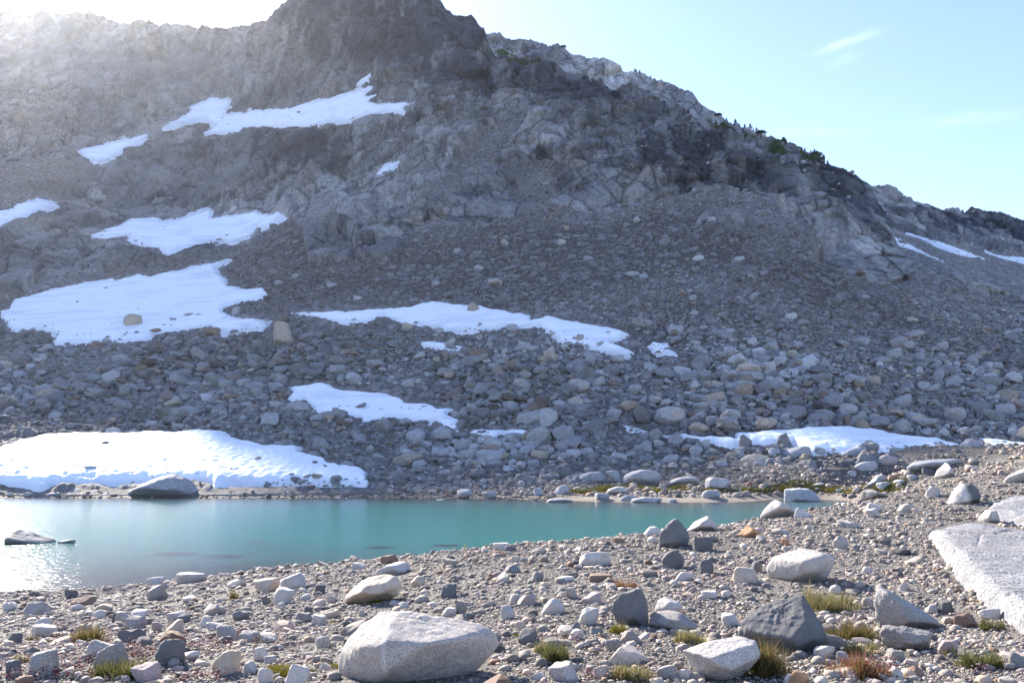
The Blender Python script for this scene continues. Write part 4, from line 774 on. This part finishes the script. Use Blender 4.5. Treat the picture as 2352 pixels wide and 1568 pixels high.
for i, (u, v, w, dd) in enumerate(DROWNED):
    a, b_ = ray(u, v); y = -ZC / b_; W = w * y / FP; vv, f = unit_rock(rngD, 3, False); vv = vv * np.array([W / 2, W / 2 * .8, .35])
    ob = rock_object('stone', vv, f, (a * y, y, -dd - .33), M_SCREE, rock_colour(vv / W * 2, 'mid', rngD) * .7)
    ob['label'] = ['dark drowned stone under the water, left of the lake middle', 'dark drowned stone left of the lake middle, close to the near shore', 'drowned stone under the lone dry stalk', 'long drowned rock nearest the boulder in the lake', 'pale drowned rock between the long one and the middle of the lake'][i]; ob['category'] = 'stone'; ob['group'] = 'stones under the lake surface'
# ---- labels: size, colour, shape, then what it lies beside
LANDMARKS.update({'the long snow strip': (1060, 760), 'the tapering snow patch': (850, 940), 'the bench snowfield': (420, 560), 'the shore snowbank': (250, 1060),
                  'the wide right snow patch': (1950, 1030), 'the left mid-slope snowfield': (330, 780), 'the short flat snow patch': (1170, 1005)})
used = {o.get('label') for o in bpy.data.objects}
def describe(u, v, w, h, tone, near, ang):
    size = 'tiny' if w < 20 else 'small' if w < 32 else 'mid-sized' if w < 50 else 'large'
    tw = {'mid': 'dark grey', 'pink': 'pinkish', 'pale': 'pale grey', 'grey': 'grey'}.get(tone, tone)
    sh = 'flat' if h / w < .4 else 'upright' if h / w > .9 else ('angular' if ang else 'rounded')
    nn = 'stone' if near else 'boulder'
    L = sorted(LANDMARKS.items(), key=lambda kv: math.hypot(kv[1][0] - u, 2.0 * (kv[1][1] - v)))
    def rel(p):
        du, dv = u - p[0], v - p[1]; dist = math.hypot(du, 2 * dv)
        near_ = 'just ' if dist < 90 else 'well ' if dist > 320 else ''
        if abs(du) > 2.0 * abs(dv): return near_ + ('right of ' if du > 0 else 'left of ')
        if near: return near_ + ('in front of ' if dv > 0 else 'behind ')
        return near_ + ('below ' if dv > 0 else 'above ')
    s1 = f'{size} {tw} {sh} {nn} {rel(L[0][1])}{L[0][0]}'
    if s1 not in used: return s1
    for q in L[1:6]:
        s2 = f'{s1}, {rel(q[1])}{q[0]}'
        if s2 not in used and len(s2.split()) <= 16: return s2
    for q in L[1:30]:
        s2 = f'{size} {tw} {sh} {nn} {rel(q[1])}{q[0]}'
        if s2 not in used: return s2
    return s1
for (u, v, w, h, tone, near, ang, ob) in ROCKS:
    ob['label'] = describe(u, v, w, h, tone, near, ang); used.add(ob['label'])
    ob['group'] = 'stones lying on the gravel bank' if near else 'boulders strewn over the scree slope'

# ---- uncountable debris
def scatter(name, P, N, S, cols, rng, sub, mat, label, flat=(.45, .85), sink=.25, ang_share=.6, nshape=24, smooth=True):
    pu, pv, pd = project(P); keep = np.ones(len(P), bool)
    for pl in SLABP: keep &= sdist(pl, pu, pv) < 9
    for (a0, b0, a1, b1, yc, ol) in EXCL:
        m = (b1 - b0) * .22; far = yc > 40
        k = (pu > a0 - 2) & (pu < a1 + 2) & (pv > b0 + m) & (pv < b1 + (3 if far else 2)) & (P[:, 1] < yc + 1.0) & (S * FP / pd > (4 if far else 5))
        if ol is not None: k &= sdist(ol, pu, pv) > -3
        keep &= ~k
    P, N, S, cols = P[keep], N[keep], S[keep], cols[keep]
    shapes = [unit_rock(rng, sub, rng.random() < ang_share)[0] for _ in range(nshape)]; f = ico(sub)[1]; nv = len(shapes[0])
    n = len(P); idx = rng.integers(0, nshape, n); V = np.stack(shapes)[idx]
    a = rng.uniform(0, 6.28, n); ca, sa = np.cos(a), np.sin(a)
    x = V[..., 0] * ca[:, None] - V[..., 1] * sa[:, None]; yv = V[..., 0] * sa[:, None] + V[..., 1] * ca[:, None]; z = V[..., 2]
    kx, ky, kz = rng.uniform(.8, 1.25, n), rng.uniform(.65, 1.05, n), rng.uniform(flat[0], flat[1], n)
    x = x * kx[:, None]; yv = yv * ky[:, None]; z = z * kz[:, None]
    b = rng.normal(0, .25, n); cb, sb = np.cos(b), np.sin(b); x, z = x * cb[:, None] - z * sb[:, None], x * sb[:, None] + z * cb[:, None]
    b = rng.uniform(0, 6.28, n); cb, sb = np.cos(b), np.sin(b); x, yv = x * cb[:, None] - yv * sb[:, None], x * sb[:, None] + yv * cb[:, None]
    half = (S / 2)[:, None]
    W = np.stack([x * half, yv * half, z * half], -1) + (P + N * (S * kz * (0.5 - sink))[:, None])[:, None]
    F = (f[None] + (np.arange(n) * nv)[:, None, None]).reshape(-1, 3)
    me = raw_mesh(name, W.reshape(-1, 3), F, mat, np.repeat(cols, nv, 0), smooth)
    return add(name, me, label, None, None, 'stuff')
def palette(rng, n, keys, probs):
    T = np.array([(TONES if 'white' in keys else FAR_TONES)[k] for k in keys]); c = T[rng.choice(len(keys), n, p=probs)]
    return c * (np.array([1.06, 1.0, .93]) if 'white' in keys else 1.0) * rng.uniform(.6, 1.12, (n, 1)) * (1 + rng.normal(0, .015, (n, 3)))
rng = np.random.default_rng(5)
# slope: sampled by true area over the scree
nr, nc = LA['nr'], LA['nc']
Bs = LA['P'][:nr]; dA = np.linalg.norm(np.cross(Bs[1:, :-1] - Bs[:-1, :-1], Bs[:-1, 1:] - Bs[:-1, :-1]), axis=-1)
Uc, Vc = LA['U'][:nr - 1, :-1], LA['V'][:nr - 1, :-1]
sc0 = screeA[:nr - 1, :-1]; sn0 = np.zeros(Uc.shape)
for k_, (ly, lab, poly) in SNOW.items():
    if ly == 'A': sn0 = np.maximum(sn0, smooth01(sdist(poly, Uc, Vc), -13, -5))
foot_ = smooth01(Vc, np.interp(Uc, [0, 850, 1150, 1500, 2352], [1100, 1100, 1095, 1075, 1055]), np.interp(Uc, [0, 850, 1150, 1500, 2352], [1070, 1070, 1065, 1045, 1025]))
inf = (Uc > -150) & (Uc < 2500)
clump = smooth01(fbm(Bs[:-1, :-1].reshape(-1, 3) * np.array([.075, .022, .022]), 4, 111), -.22, .3).reshape(Uc.shape)
brn = mask(BROWN, Uc, Vc, 40)
def slope_rocks(n, wt, smin, smax, expo, sub, name, label, keys, probs, seed):
    rng = np.random.default_rng(seed); w = (dA * wt * inf).ravel(); w = w / w.sum()
    k = rng.choice(w.size, n, p=w); r_, c_ = np.unravel_index(k, Uc.shape)
    P = PA[r_, c_] + (PA[r_ + 1, c_] - PA[r_, c_]) * rng.random((n, 1)) + (PA[r_, c_ + 1] - PA[r_, c_]) * rng.random((n, 1))
    q = rng.random(n); S = (smin ** -expo + q * (smax ** -expo - smin ** -expo)) ** (-1 / expo)
    N = LA['N'][r_, c_] * .5 + np.array([0, 0, .5])
    col = palette(rng, n, keys, probs); pt = smooth01(fbm(P * .035, 4, 140), -.3, .35); bb = brn[r_, c_]
    col = col * (.72 + .38 * pt * (1 - .45 * bb))[:, None] * lerp(np.array([1, 1, 1.]), np.array([1.0, .955, .91]), (np.clip(bb * .8 + (1 - pt) * .5, 0, 1))[:, None])
    return scatter(name, P, N, S, col, rng, sub, M_SCREE, label, ang_share=.85, nshape=40, smooth=False)
lowb = smooth01(Vc, 720, 880)
K, PR = ['grey', 'pale', 'mid', 'tan', 'brown', 'pink'], [.55, .16, .12, .08, .04, .05]
slope_rocks(5200, foot_ * sc0 * (1 - sn0) * (lowb * .95 + .025) * (.12 + clump) * (1 - .6 * brn), .75, 3.2, 2.3, 2, 'boulder_field', 'loose grey boulders heaped over the lower scree', K, PR, 21)
slope_rocks(60000, (.25 + .75 * foot_) * sc0 * (1 - sn0) * (.5 + .6 * clump + .5 * lowb) * (1 - .55 * brn), .24, 1.1, 2.6, 1, 'scree_rubble', 'small grey rubble covering the scree slope', K, PR, 22)
slope_rocks(900, (1 - sc0) * (1 - sn0) * smooth01(Vc, 120, 420) * clump, .6, 2.6, 2.0, 1, 'ledge_rubble', 'broken rocks lying on the cliff ledges', K, PR, 23)
rngq = np.random.default_rng(31); SP = []
for (Pp, sdp, vp, ly) in SNOWPTS:
    w = np.exp(-np.maximum(sdp - 1, 0) / 6.0) * (sdp > -2) * (ly == 'A') * (vp > np.quantile(vp[sdp > 0], .5)) * smooth01(fbm(Pp * .15, 3, 150), -.1, .4) + .0015 * (sdp > 0)
    if w.sum() > 0: SP.append(Pp[rngq.choice(len(Pp), int(len(Pp) ** .5 * .45), p=w / w.sum())])
P = np.concatenate(SP); n = len(P)
scatter('snow_rubble', P, np.array([0, 0, 1.]) + 0 * P, np.minimum(.2 * (1 - rngq.random(n)) ** (-1 / 1.7), 2.2), palette(rngq, n, K, PR), rngq, 2, M_SCREE, 'stones melting out along the snow edges', (.3, .6), .4, .85, 24, False)
# near bank: gravel, thinning with distance
def bank_points(n, y0, y1, pw, rng):
    y = np.exp(rng.uniform(0, 1, n) * (math.log(y1) - math.log(y0)) + math.log(y0)) if pw == 1 else (y0 ** pw + rng.random(n) * (y1 ** pw - y0 ** pw)) ** (1 / pw)
    x = rng.uniform(-.78, .78, n) * (y + 1.5); z = z_near(x, y); return np.stack([x, y, z], 1)
KG, PG = ['grey', 'white', 'pale', 'mid', 'dark', 'tan', 'pink', 'brown'], [.27, .07, .17, .22, .1, .06, .07, .04]
rng = np.random.default_rng(9)
P = bank_points(270000, 4.5, 44, 1, rng); cl = smooth01(fbm(P * .7, 3, 120), -.35, .3)
P = P[(P[:, 2] > -.25) & (rng.random(len(P)) < .5 + .5 * cl)]; n = len(P); q = rng.random(n)
smin = .006 + .0013 * P[:, 1]; S = np.minimum(smin * (1 - q) ** (-1 / 2.6), .10 + .004 * P[:, 1])
scatter('bank_gravel', P, np.array([0, 0, 1.]) + 0 * P, S, palette(rng, n, KG, PG), rng, 1, M_GRAVEL, 'pebbles and chips covering the near bank', (.3, .8), .3, .75)
P = bank_points(650, 5.5, 44, 1, rng); P = P[P[:, 2] > -.1]; n = len(P); q = rng.random(n)
S = np.minimum((.07 + .004 * P[:, 1]) * (1 - q) ** (-1 / 2.8), .34)
scatter('bank_cobbles', P, np.array([0, 0, 1.]) + 0 * P, S, palette(rng, n, KG, [.25, .1, .2, .18, .1, .07, .06, .04]), rng, 2, M_GRAVEL, 'fist-sized cobbles among the bank gravel', (.35, .8), .32, .8, 30, False)
# far bank
n = 34000; y = rng.uniform(44, 90, n); x = rng.uniform(-.1, .74, n) * y; z = z_near(x, y); P = np.stack([x, y, z], 1)
P = P[(P[:, 2] > .28)]; n = len(P); q = rng.random(n); S = np.minimum(.11 * (1 - q) ** (-1 / 2.2), .8)
scatter('far_bank_gravel', P, np.array([0, 0, 1.]) + 0 * P, S, palette(rng, n, KG, [.3, .12, .22, .14, .06, .06, .07, .03]), rng, 1, M_SCREE, 'stones strewn on the far bank', (.4, .85), .25, .5)
n = 1300; y = rng.uniform(72, 78.5, n); x = rng.uniform(-.66, .05, n) * y; z = z_near(x, y); P = np.stack([x, y, z], 1); P = P[(z > -.15) & (z < 1.2)]; n = len(P)
S = np.minimum(.15 * (1 - rng.random(n)) ** (-1 / 2.2), .5)
scatter('shore_stones', P, np.array([0, 0, 1.]) + 0 * P, S, palette(rng, n, KG, PG), rng, 1, M_SCREE, 'small stones along the far waterline', (.4, .8), .25, .5)
# ------------------------------------------------------------------ plants
def leaf_mat(name, rough=.7, trans=.25):
    m, n, l, b = nt(name); at_ = n.new('ShaderNodeAttribute'); at_.attribute_name = 'col'
    l.new(at_.outputs['Color'], b.inputs['Base Color']); b.inputs['Roughness'].default_value = rough
    t = n.new('ShaderNodeBsdfTranslucent'); l.new(at_.outputs['Color'], t.inputs[0]); mx = n.new('ShaderNodeMixShader'); mx.inputs[0].default_value = trans
    l.new(b.outputs[0], mx.inputs[1]); l.new(t.outputs[0], mx.inputs[2])
    for q in n:
        if q.type == 'OUTPUT_MATERIAL': l.new(mx.outputs[0], q.inputs[0])
    return m
M_GRASS = leaf_mat('alpine_grass', trans=.4); M_NEEDLE = leaf_mat('conifer_needles', trans=.15); M_FLOWER = leaf_mat('saxifrage', trans=.35)
GREENS = {'green': [(.075, .085, .025), (.11, .11, .035), (.05, .065, .02), (.15, .12, .05)], 'straw': [(.22, .19, .08), (.16, .15, .055), (.27, .22, .11), (.10, .10, .035)],
          'olive': [(.10, .09, .025), (.13, .10, .035), (.07, .07, .02), (.17, .11, .045)], 'moss': [(.13, .12, .015), (.17, .15, .02), (.09, .09, .015), (.12, .09, .02)],
          'red': [(.24, .10, .06), (.17, .12, .05), (.20, .07, .05), (.10, .09, .03)]}
def blades(n, rx, ry, hgt, wid, rng, tones, lean=.6, seg=3):
    """n curved tapering blades over an oval patch"""
    r = np.sqrt(rng.random(n)); a = rng.uniform(0, 6.283, n); bx, by = r * np.cos(a) * rx, r * np.sin(a) * ry
    kc = rng.integers(4, 9); cc = rng.uniform(-.75, .75, (kc, 2)); cr = rng.uniform(.18, .5, kc); q = rng.integers(0, kc, n); ok = (rng.random(n) < .8) & (wid < .017)
    bx = np.where(ok, (cc[q, 0] + r * np.cos(a) * cr[q]) * rx, bx); by = np.where(ok, (cc[q, 1] + r * np.sin(a) * cr[q]) * ry, by)
    h = hgt * (.55 + .6 * rng.random(kc))[q] * rng.uniform(.3, 1.15, n) * (1 - .45 * r); az = a + rng.normal(0, 1.0, n); ln = lean * rng.uniform(.1, 1.0, n) * (.35 + .65 * r)
    dx, dy = np.cos(az) * ln, np.sin(az) * ln; px_, py_ = -np.sin(az + rng.normal(0, .8, n)), np.cos(az + rng.normal(0, .8, n))
    V = []
    for k in range(seg + 1):
        t = k / seg; cx = bx + dx * h * t * t; cy = by + dy * h * t * t; cz = h * (t - .28 * ln * t * t); w = wid * (1 - .88 * t) * .5
        V += [np.stack([cx - px_ * w, cy - py_ * w, cz], 1), np.stack([cx + px_ * w, cy + py_ * w, cz], 1)]
    V = np.stack(V, 1); nv = V.shape[1]; base = (np.arange(n) * nv)[:, None, None]
    F = np.array([[2 * k, 2 * k + 1, 2 * k + 3, 2 * k + 2] for k in range(seg)])[None] + base
    c = np.array(tones)[rng.integers(0, len(tones), n)] * rng.uniform(.9, 1.6, (n, 1))
    return V.reshape(-1, 3), F.reshape(-1, 4), np.repeat(c, nv, 0)
def tuft(u, v, w, h, tone, label, n, seed, group='grass tufts on the gravel bank', name='grass_tuft', cat='grass', wid=.006, lean=1.0):
    rng = np.random.default_rng(seed); g, _ = ground(u, v); y = g[1]; W, H = w * y / FP, h * y / FP * 1.5
    V, F, C = blades(int(n * 1.6), W / 2 * 1.12, W / 2 * .8, H, wid if wid > .017 else min(wid * (1 + y / 25), .0169), rng, GREENS[tone], lean)
    V[:, 2] += z_near(g[0] + V[:, 0], y + W * .3 + V[:, 1]) - g[2] - .01 if y < 95 else 0
    return add(name, raw_mesh(name, V, F, M_GRASS, C, True), label, cat, group, loc=(g[0], y + W * .3, g[2]))
T = [(185, 1478, 80, 34, 'olive', 'olive grass clump behind the speckled block pair, lower left', 900), (255, 1560, 120, 34, 'green', 'wide green grass patch at the bottom edge, lower left', 1300),
     (40, 1522, 40, 16, 'green', 'small green tuft near the left picture edge', 300), (70, 1470, 22, 12, 'green', 'tiny green tuft under a white wedge at the left edge', 150),
     (535, 1378, 22, 26, 'olive', 'small olive sprout standing alone on the gravel by the lake', 120),
     (1276, 1524, 54, 46, 'green', 'dense upright green tuft right of the biggest boulder', 900), (1240, 1500, 26, 34, 'straw', 'thin straw stems beside the dense green tuft', 90),
     (1612, 1486, 100, 30, 'straw', 'pale straw-green grass behind the white block', 900), (1455, 1566, 90, 30, 'straw', 'yellow-green grass at the bottom edge right of centre', 900),
     (1925, 1404, 120, 44, 'straw', 'curly yellow-green grass between the dark boulder and the grey wedge', 1300), (1960, 1470, 100, 40, 'olive', 'dark olive grass at the right foot of the large dark boulder', 1000),
     (1995, 1505, 80, 34, 'straw', 'pale bushy tuft in front of the pitted block', 800), (1985, 1562, 130, 44, 'red', 'reddish grass with seed heads at the bottom right edge', 1100),
     (1765, 1556, 110, 64, 'olive', 'tall olive grass overlapping the foot of the large dark boulder', 1300), (2262, 1536, 90, 36, 'green', 'blue-green grass tuft low at the right', 900),
     (2290, 1448, 50, 30, 'green', 'small green tuft below the grooved slab', 350), (2186, 1508, 40, 26, 'straw', 'dry straw tuft in front of a pinkish stone at the right', 150),
     (1420, 1455, 40, 20, 'moss', 'mossy sprigs under the dark ridged boulder', 300), (2268, 1390, 40, 14, 'moss', 'low moss strip against the grooved slab', 250),
     (1440, 1352, 46, 24, 'red', 'red wispy plant just behind the dark ridged boulder', 220), (1398, 1338, 16, 10, 'red', 'tiny red plant beside a long brown stone', 90),
     (910, 1346, 14, 12, 'red', 'tiny rusty plant beside the tan mossy boulder', 90), (1500, 1240, 8, 16, 'red', 'red sprig on the crest left of the dark pointed boulder', 60)]
for i, (u, v, w, h, tn, lb, n_) in enumerate(T): tuft(u, v, w, h, tn, lb, n_, 300 + i)
for i, (u, v, w, h, lb) in enumerate([(836, 1391, 76, 6, 'yellow-green moss cushion along the foot of the tan boulder'), (650, 1552, 110, 14, 'broad mossy cushion at the bottom edge, left of the biggest boulder'), (760, 1535, 60, 8, 'thin moss patch left of the biggest boulder'),
                                      (1545, 1432, 50, 6, 'dark moss between the dark ridged boulder and the pitted stone'), (1200, 1462, 90, 6, 'flat moss film among pebbles right of the biggest boulder'), (750, 1432, 50, 5, 'moss film beside a tan stone left of the tan boulder')]):
    tuft(u, v, w, h, 'moss', lb, 1500 if w > 50 else 700, 400 + i, 'moss cushions on the gravel bank', 'moss_cushion', 'moss', wid=.007, lean=1.2)
# dry stalks against the water
for i, (u, v, h, lb) in enumerate([(1070, 1262, 34, 'lone dry stalk against the water right of the lake middle'), (1264, 1250, 22, 'two-branched pale stalk on the bank crest against the water'), (690, 1304, 30, 'reddish branching stalk against the lake, left of centre'), (876, 1290, 20, 'thin red stalk beside the brown crest stone'), (932, 1288, 26, 'red-tipped stalk right of the brown crest stone'), (1540, 1206, 20, 'fine dry grass blades left of the dark pointed boulder'), (1848, 1160, 16, 'short dry stalk on the crest by the white dome boulder')]):
    rng = np.random.default_rng(500 + i); g, _ = ground(u, v); y = g[1]; H = h * y / FP
    V, F, C = blades(9, .05, .03, H, .014, rng, GREENS['straw' if i in (0, 1, 5, 6) else 'red'], .5)
    add('dry_stalk', raw_mesh('dry_stalk', V, F, M_GRASS, C, True), lb, 'dry plant', 'dry stalks on the bank crest', loc=(g[0], y, g[2] - .01))
# far-shore grass clumps
rngG = np.random.default_rng(61); FG = []
FAR = ['just left of', 'in front of', 'just right of', 'behind']
for i in range(46):
    u = 1330 + (2080 - 1330) * (i + rngG.uniform(.1, .9)) / 46; v = np.interp(u, [1330, 1500, 1700, 1900, 2080], [1130, 1127, 1127, 1127, 1127]) + rngG.uniform(-5, 5)
    w, h = rngG.uniform(26, 60), rngG.uniform(5, 10); tn = ['green', 'olive', 'moss', 'green'][rngG.integers(4)]
    near_ = sorted([(math.hypot(p[0] - u, p[1] - v), k) for k, p in LANDMARKS.items() if 1050 < p[1] < 1160])[0][1]
    lb = f'{"long" if w > 36 else "short"} {"yellowish" if tn == "moss" else "green" if tn == "green" else "olive"} grass clump, {"left" if u < LANDMARKS[near_][0] else "right"} of {near_}'
    o = tuft(u, v, w, h, tn, lb, 420, 600 + i, 'grass clumps along the far shore', wid=.06, lean=1.0)
# low red saxifrage with white heads: uncountable
rng = np.random.default_rng(71); pts = []
for (u0, u1, v0, v1, n_) in [(0, 460, 1430, 1566, 3000), (300, 520, 1470, 1566, 1600), (60, 260, 1415, 1450, 500), (1400, 1500, 1478, 1512, 500), (2180, 2352, 1500, 1566, 700), (1930, 2060, 1520, 1566, 350), (440, 700, 1440, 1500, 500), (1180, 1330, 1455, 1490, 300), (1330, 1500, 1545, 1566, 150)]:
    us, vs2 = rng.uniform(u0, u1, n_), rng.uniform(v0, v1, n_)
    s_ = (vs2 - HOR) / FP; y = 1.95 / s_ * rng.uniform(.97, 1.03, n_)
    for _ in range(3):
        a, _b = ray(us, vs2); z = z_near(a * y, y); y = (ZC - z) / (-ray(us, vs2)[1])
    a, _b = ray(us, vs2); pts.append(np.stack([a * y, y, z_near(a * y, y)], 1))
P = np.concatenate(pts); cl = fbm(P * 1.6, 3, 130) > -.08; P = P[cl]; n = len(P)
d0, f0 = ico(1); f0 = f0
oc = np.array([[1, 0, 0], [-1, 0, 0], [0, 1, 0], [0, -1, 0], [0, 0, 1], [0, 0, -1.]]); of = np.array([[0, 2, 4], [2, 1, 4], [1, 3, 4], [3, 0, 4], [2, 0, 5], [1, 2, 5], [3, 1, 5], [0, 3, 5]])
S = rng.uniform(.005, .013, n); Hh = rng.uniform(.01, .07, n); red = rng.random(n) < .6
Pc = P + np.stack([rng.normal(0, .01, n), rng.normal(0, .01, n), Hh], 1)
V = oc[None] * S[:, None, None] * np.array([1, 1, .8]) + Pc[:, None]
C = np.where(red[:, None], np.array([.24, .065, .055]), np.array([.52, .44, .42])) * rng.uniform(.7, 1.2, (n, 1))
add('saxifrage_cover', raw_mesh('saxifrage_cover', V.reshape(-1, 3), (of[None] + (np.arange(n) * 6)[:, None, None]).reshape(-1, 3), M_FLOWER, np.repeat(C, 6, 0), True), 'low red and white flowering ground cover', None, None, 'stuff')
# conifers on the right skyline: one built with its parts, then copies
def conifer():
    rng = np.random.default_rng(9); root = bpy.data.objects.new('conifer_tree', None); LINK(root)
    d, f = ico(2); tv = d * np.array([.05, .05, .55]) + np.array([0, 0, .4]); tv[:, :2] *= (1 - .6 * np.clip(tv[:, 2:3], 0, 1))
    add('trunk', raw_mesh('trunk', tv, f, M_DARK, np.repeat([[.08, .06, .045]], len(tv), 0)), parent=root)
    n = 420; z = rng.random(n) ** 1.2 * .95 + .05; r = (1.02 - z) * .36 * rng.uniform(.3, 1.1, n); a = rng.uniform(0, 6.283, n)
    c = np.stack([r * np.cos(a), r * np.sin(a), z], 1); o = np.stack([np.cos(a) * .09, np.sin(a) * .09, -.05 + 0 * a], 1); s = np.stack([-np.sin(a) * .035, np.cos(a) * .035, .02 * rng.normal(size=n)], 1)
    V = np.stack([c - s, c + s, c + o], 1); F = np.arange(n * 3).reshape(-1, 3)
    add('crown', raw_mesh('crown', V.reshape(-1, 3), F, M_NEEDLE, np.repeat(np.array([[.03, .045, .02]]) * rng.uniform(.6, 1.4, (n, 1)), 3, 0)), parent=root)
    return root
proto = conifer(); first = True
TREES = [(1644, 262, 11, 'A'), (1668, 274, 8, 'C'), (1690, 285, 13, 'C'), (1699, 289, 10, 'C'), (1712, 297, 9, 'C'), (1724, 302, 11, 'C'), (1731, 305, 8, 'C'), (1779, 329, 10, 'C'), (1790, 335, 9, 'C'), (1812, 343, 8, 'C'), (1828, 349, 10, 'C'), (1840, 353, 11, 'C'), (1848, 356, 9, 'C'), (1862, 362, 8, 'C'), (1870, 365, 12, 'C'), (1903, 381, 13, 'C'), (1911, 385, 8, 'C'), (1938, 393, 10, 'C'), (1470, 168, 9, 'C'), (1492, 172, 7, 'C')]
TL = ['leftmost tall conifer on the right skyline, standing alone', 'short conifer between the lone one and the trio on the skyline', 'tallest conifer of the upper trio on the right skyline', 'middle conifer of the upper trio on the skyline', 'conifer below the upper trio on the skyline', 'taller conifer of a close pair down the skyline', 'shorter conifer of a close pair down the skyline', 'left conifer of the pair above the long shrubby stretch', 'right conifer of the pair above the long shrubby stretch', 'low conifer at the start of the shrubby skyline stretch', 'conifer in the middle of the shrubby skyline, left of two taller', 'taller conifer in the middle of the shrubby skyline', 'small conifer right of the taller one in the shrubby skyline', 'small conifer before the dark shrub clump on the skyline', 'tall conifer over the dark shrub clump on the skyline', 'tall conifer at the lower end of the shrubby skyline', 'small conifer beside the lower tall one on the skyline', 'lowest conifer on the right shoulder skyline', 'upper tiny conifer on the pale rear ridge', 'lower tiny conifer on the pale rear ridge']
def top_point(u, v, ly):
    L, PP = (LA, PA) if ly == 'A' else (LC, PC.reshape(LC['nr2'], LC['nc'], 3))
    uu, vv, _ = project(PP[:L['nr']]); j = int(np.argmin(np.abs(L['U'][0] - u))); k = int(np.argmin(vv[:, j])); return PP[k, j]
for (u, v, h, ly), lb in zip(TREES, TL):
    p = top_point(u, v, ly); sc_h = h * 1.25 * p[1] / FP
    if first: t = proto; first = False
    else:
        t = proto.copy(); LINK(t)
        for ch in proto.children:
            c = ch.copy(); LINK(c); c.parent = t
    t.location = p - np.array([0, -.4, .15]); t.scale = (sc_h * rng.uniform(.8, 1.2),) * 2 + (sc_h,); t.rotation_euler = (0, 0, rng.uniform(0, 6))
    t['label'] = lb; t['category'] = 'conifer'; t['group'] = 'conifers along the right skyline'
# dark mats of shrub
for i, (u, v, w, h, ly, lb) in enumerate([(1750, 314, 34, 8, 'C', 'shrub mat on the skyline left of the conifer pair'), (1800, 340, 30, 8, 'C', 'shrub mat on the skyline right of the conifer pair'), (1830, 352, 30, 9, 'C', 'shrub mat around the middle conifers of the skyline'), (1872, 368, 40, 12, 'C', 'largest dark shrub clump on the skyline'), (1900, 384, 26, 9, 'C', 'shrub clump under the lower tall conifer'), (1650, 270, 24, 5, 'C', 'thin shrub mat near the lone upper conifer'), (1300, 128, 20, 4, 'C', 'small shrub mat high on the pale rear ridge')]):
    p = top_point(u, v, ly); k = p[1] / FP; W, H = w * k * .7, h * k * .6; rng = np.random.default_rng(800 + i); n = 700
    q = rng.normal(size=(n, 3)); q /= np.linalg.norm(q, axis=1, keepdims=True); q *= rng.random((n, 1)) ** .4; q[:, 2] = np.abs(q[:, 2]); q *= (1 + .35 * fbm(q * 2.5, 2, i))[:, None]
    q = q * np.array([W / 2, W / 3, H]); s = rng.normal(0, .22, (n, 2, 3))
    V = np.stack([q, q + s[:, 0], q + s[:, 1]], 1)
    add('shrub', raw_mesh('shrub', V.reshape(-1, 3), np.arange(3 * n).reshape(-1, 3), M_NEEDLE, np.repeat(np.array([[.022, .032, .014]]) * rng.uniform(.6, 1.5, (n, 1)), 3, 0)), lb, 'shrub', 'shrubs along the right skyline', loc=p - np.array([0, 0, .3]))
# ------------------------------------------------------------------ air: thin forward-scattering volume added to imitate lens glare around the sun
hv = np.array([[x, y, z] for x in (-1400, 1400) for y in (-40, 1300) for z in (-6, 470)], float)
hf = np.array([[0, 1, 3, 2], [4, 6, 7, 5], [0, 4, 5, 1], [2, 3, 7, 6], [0, 2, 6, 4], [1, 5, 7, 3]])
m = bpy.data.materials.new('glare_haze'); m.use_nodes = True; n, l = m.node_tree.nodes, m.node_tree.links; n.clear()
o_ = n.new('ShaderNodeOutputMaterial'); pv = n.new('ShaderNodeVolumePrincipled'); l.new(pv.outputs[0], o_.inputs['Volume'])
pv.inputs['Color'].default_value = (.93, .95, 1, 1); pv.inputs['Density'].default_value = 0.000028; pv.inputs['Anisotropy'].default_value = 0.78
add('glare_haze', raw_mesh('glare_haze', hv, hf, m, None, False), 'thin added veil standing in for lens glare', None, None, 'stuff')
sc.cycles.volume_bounces = 0
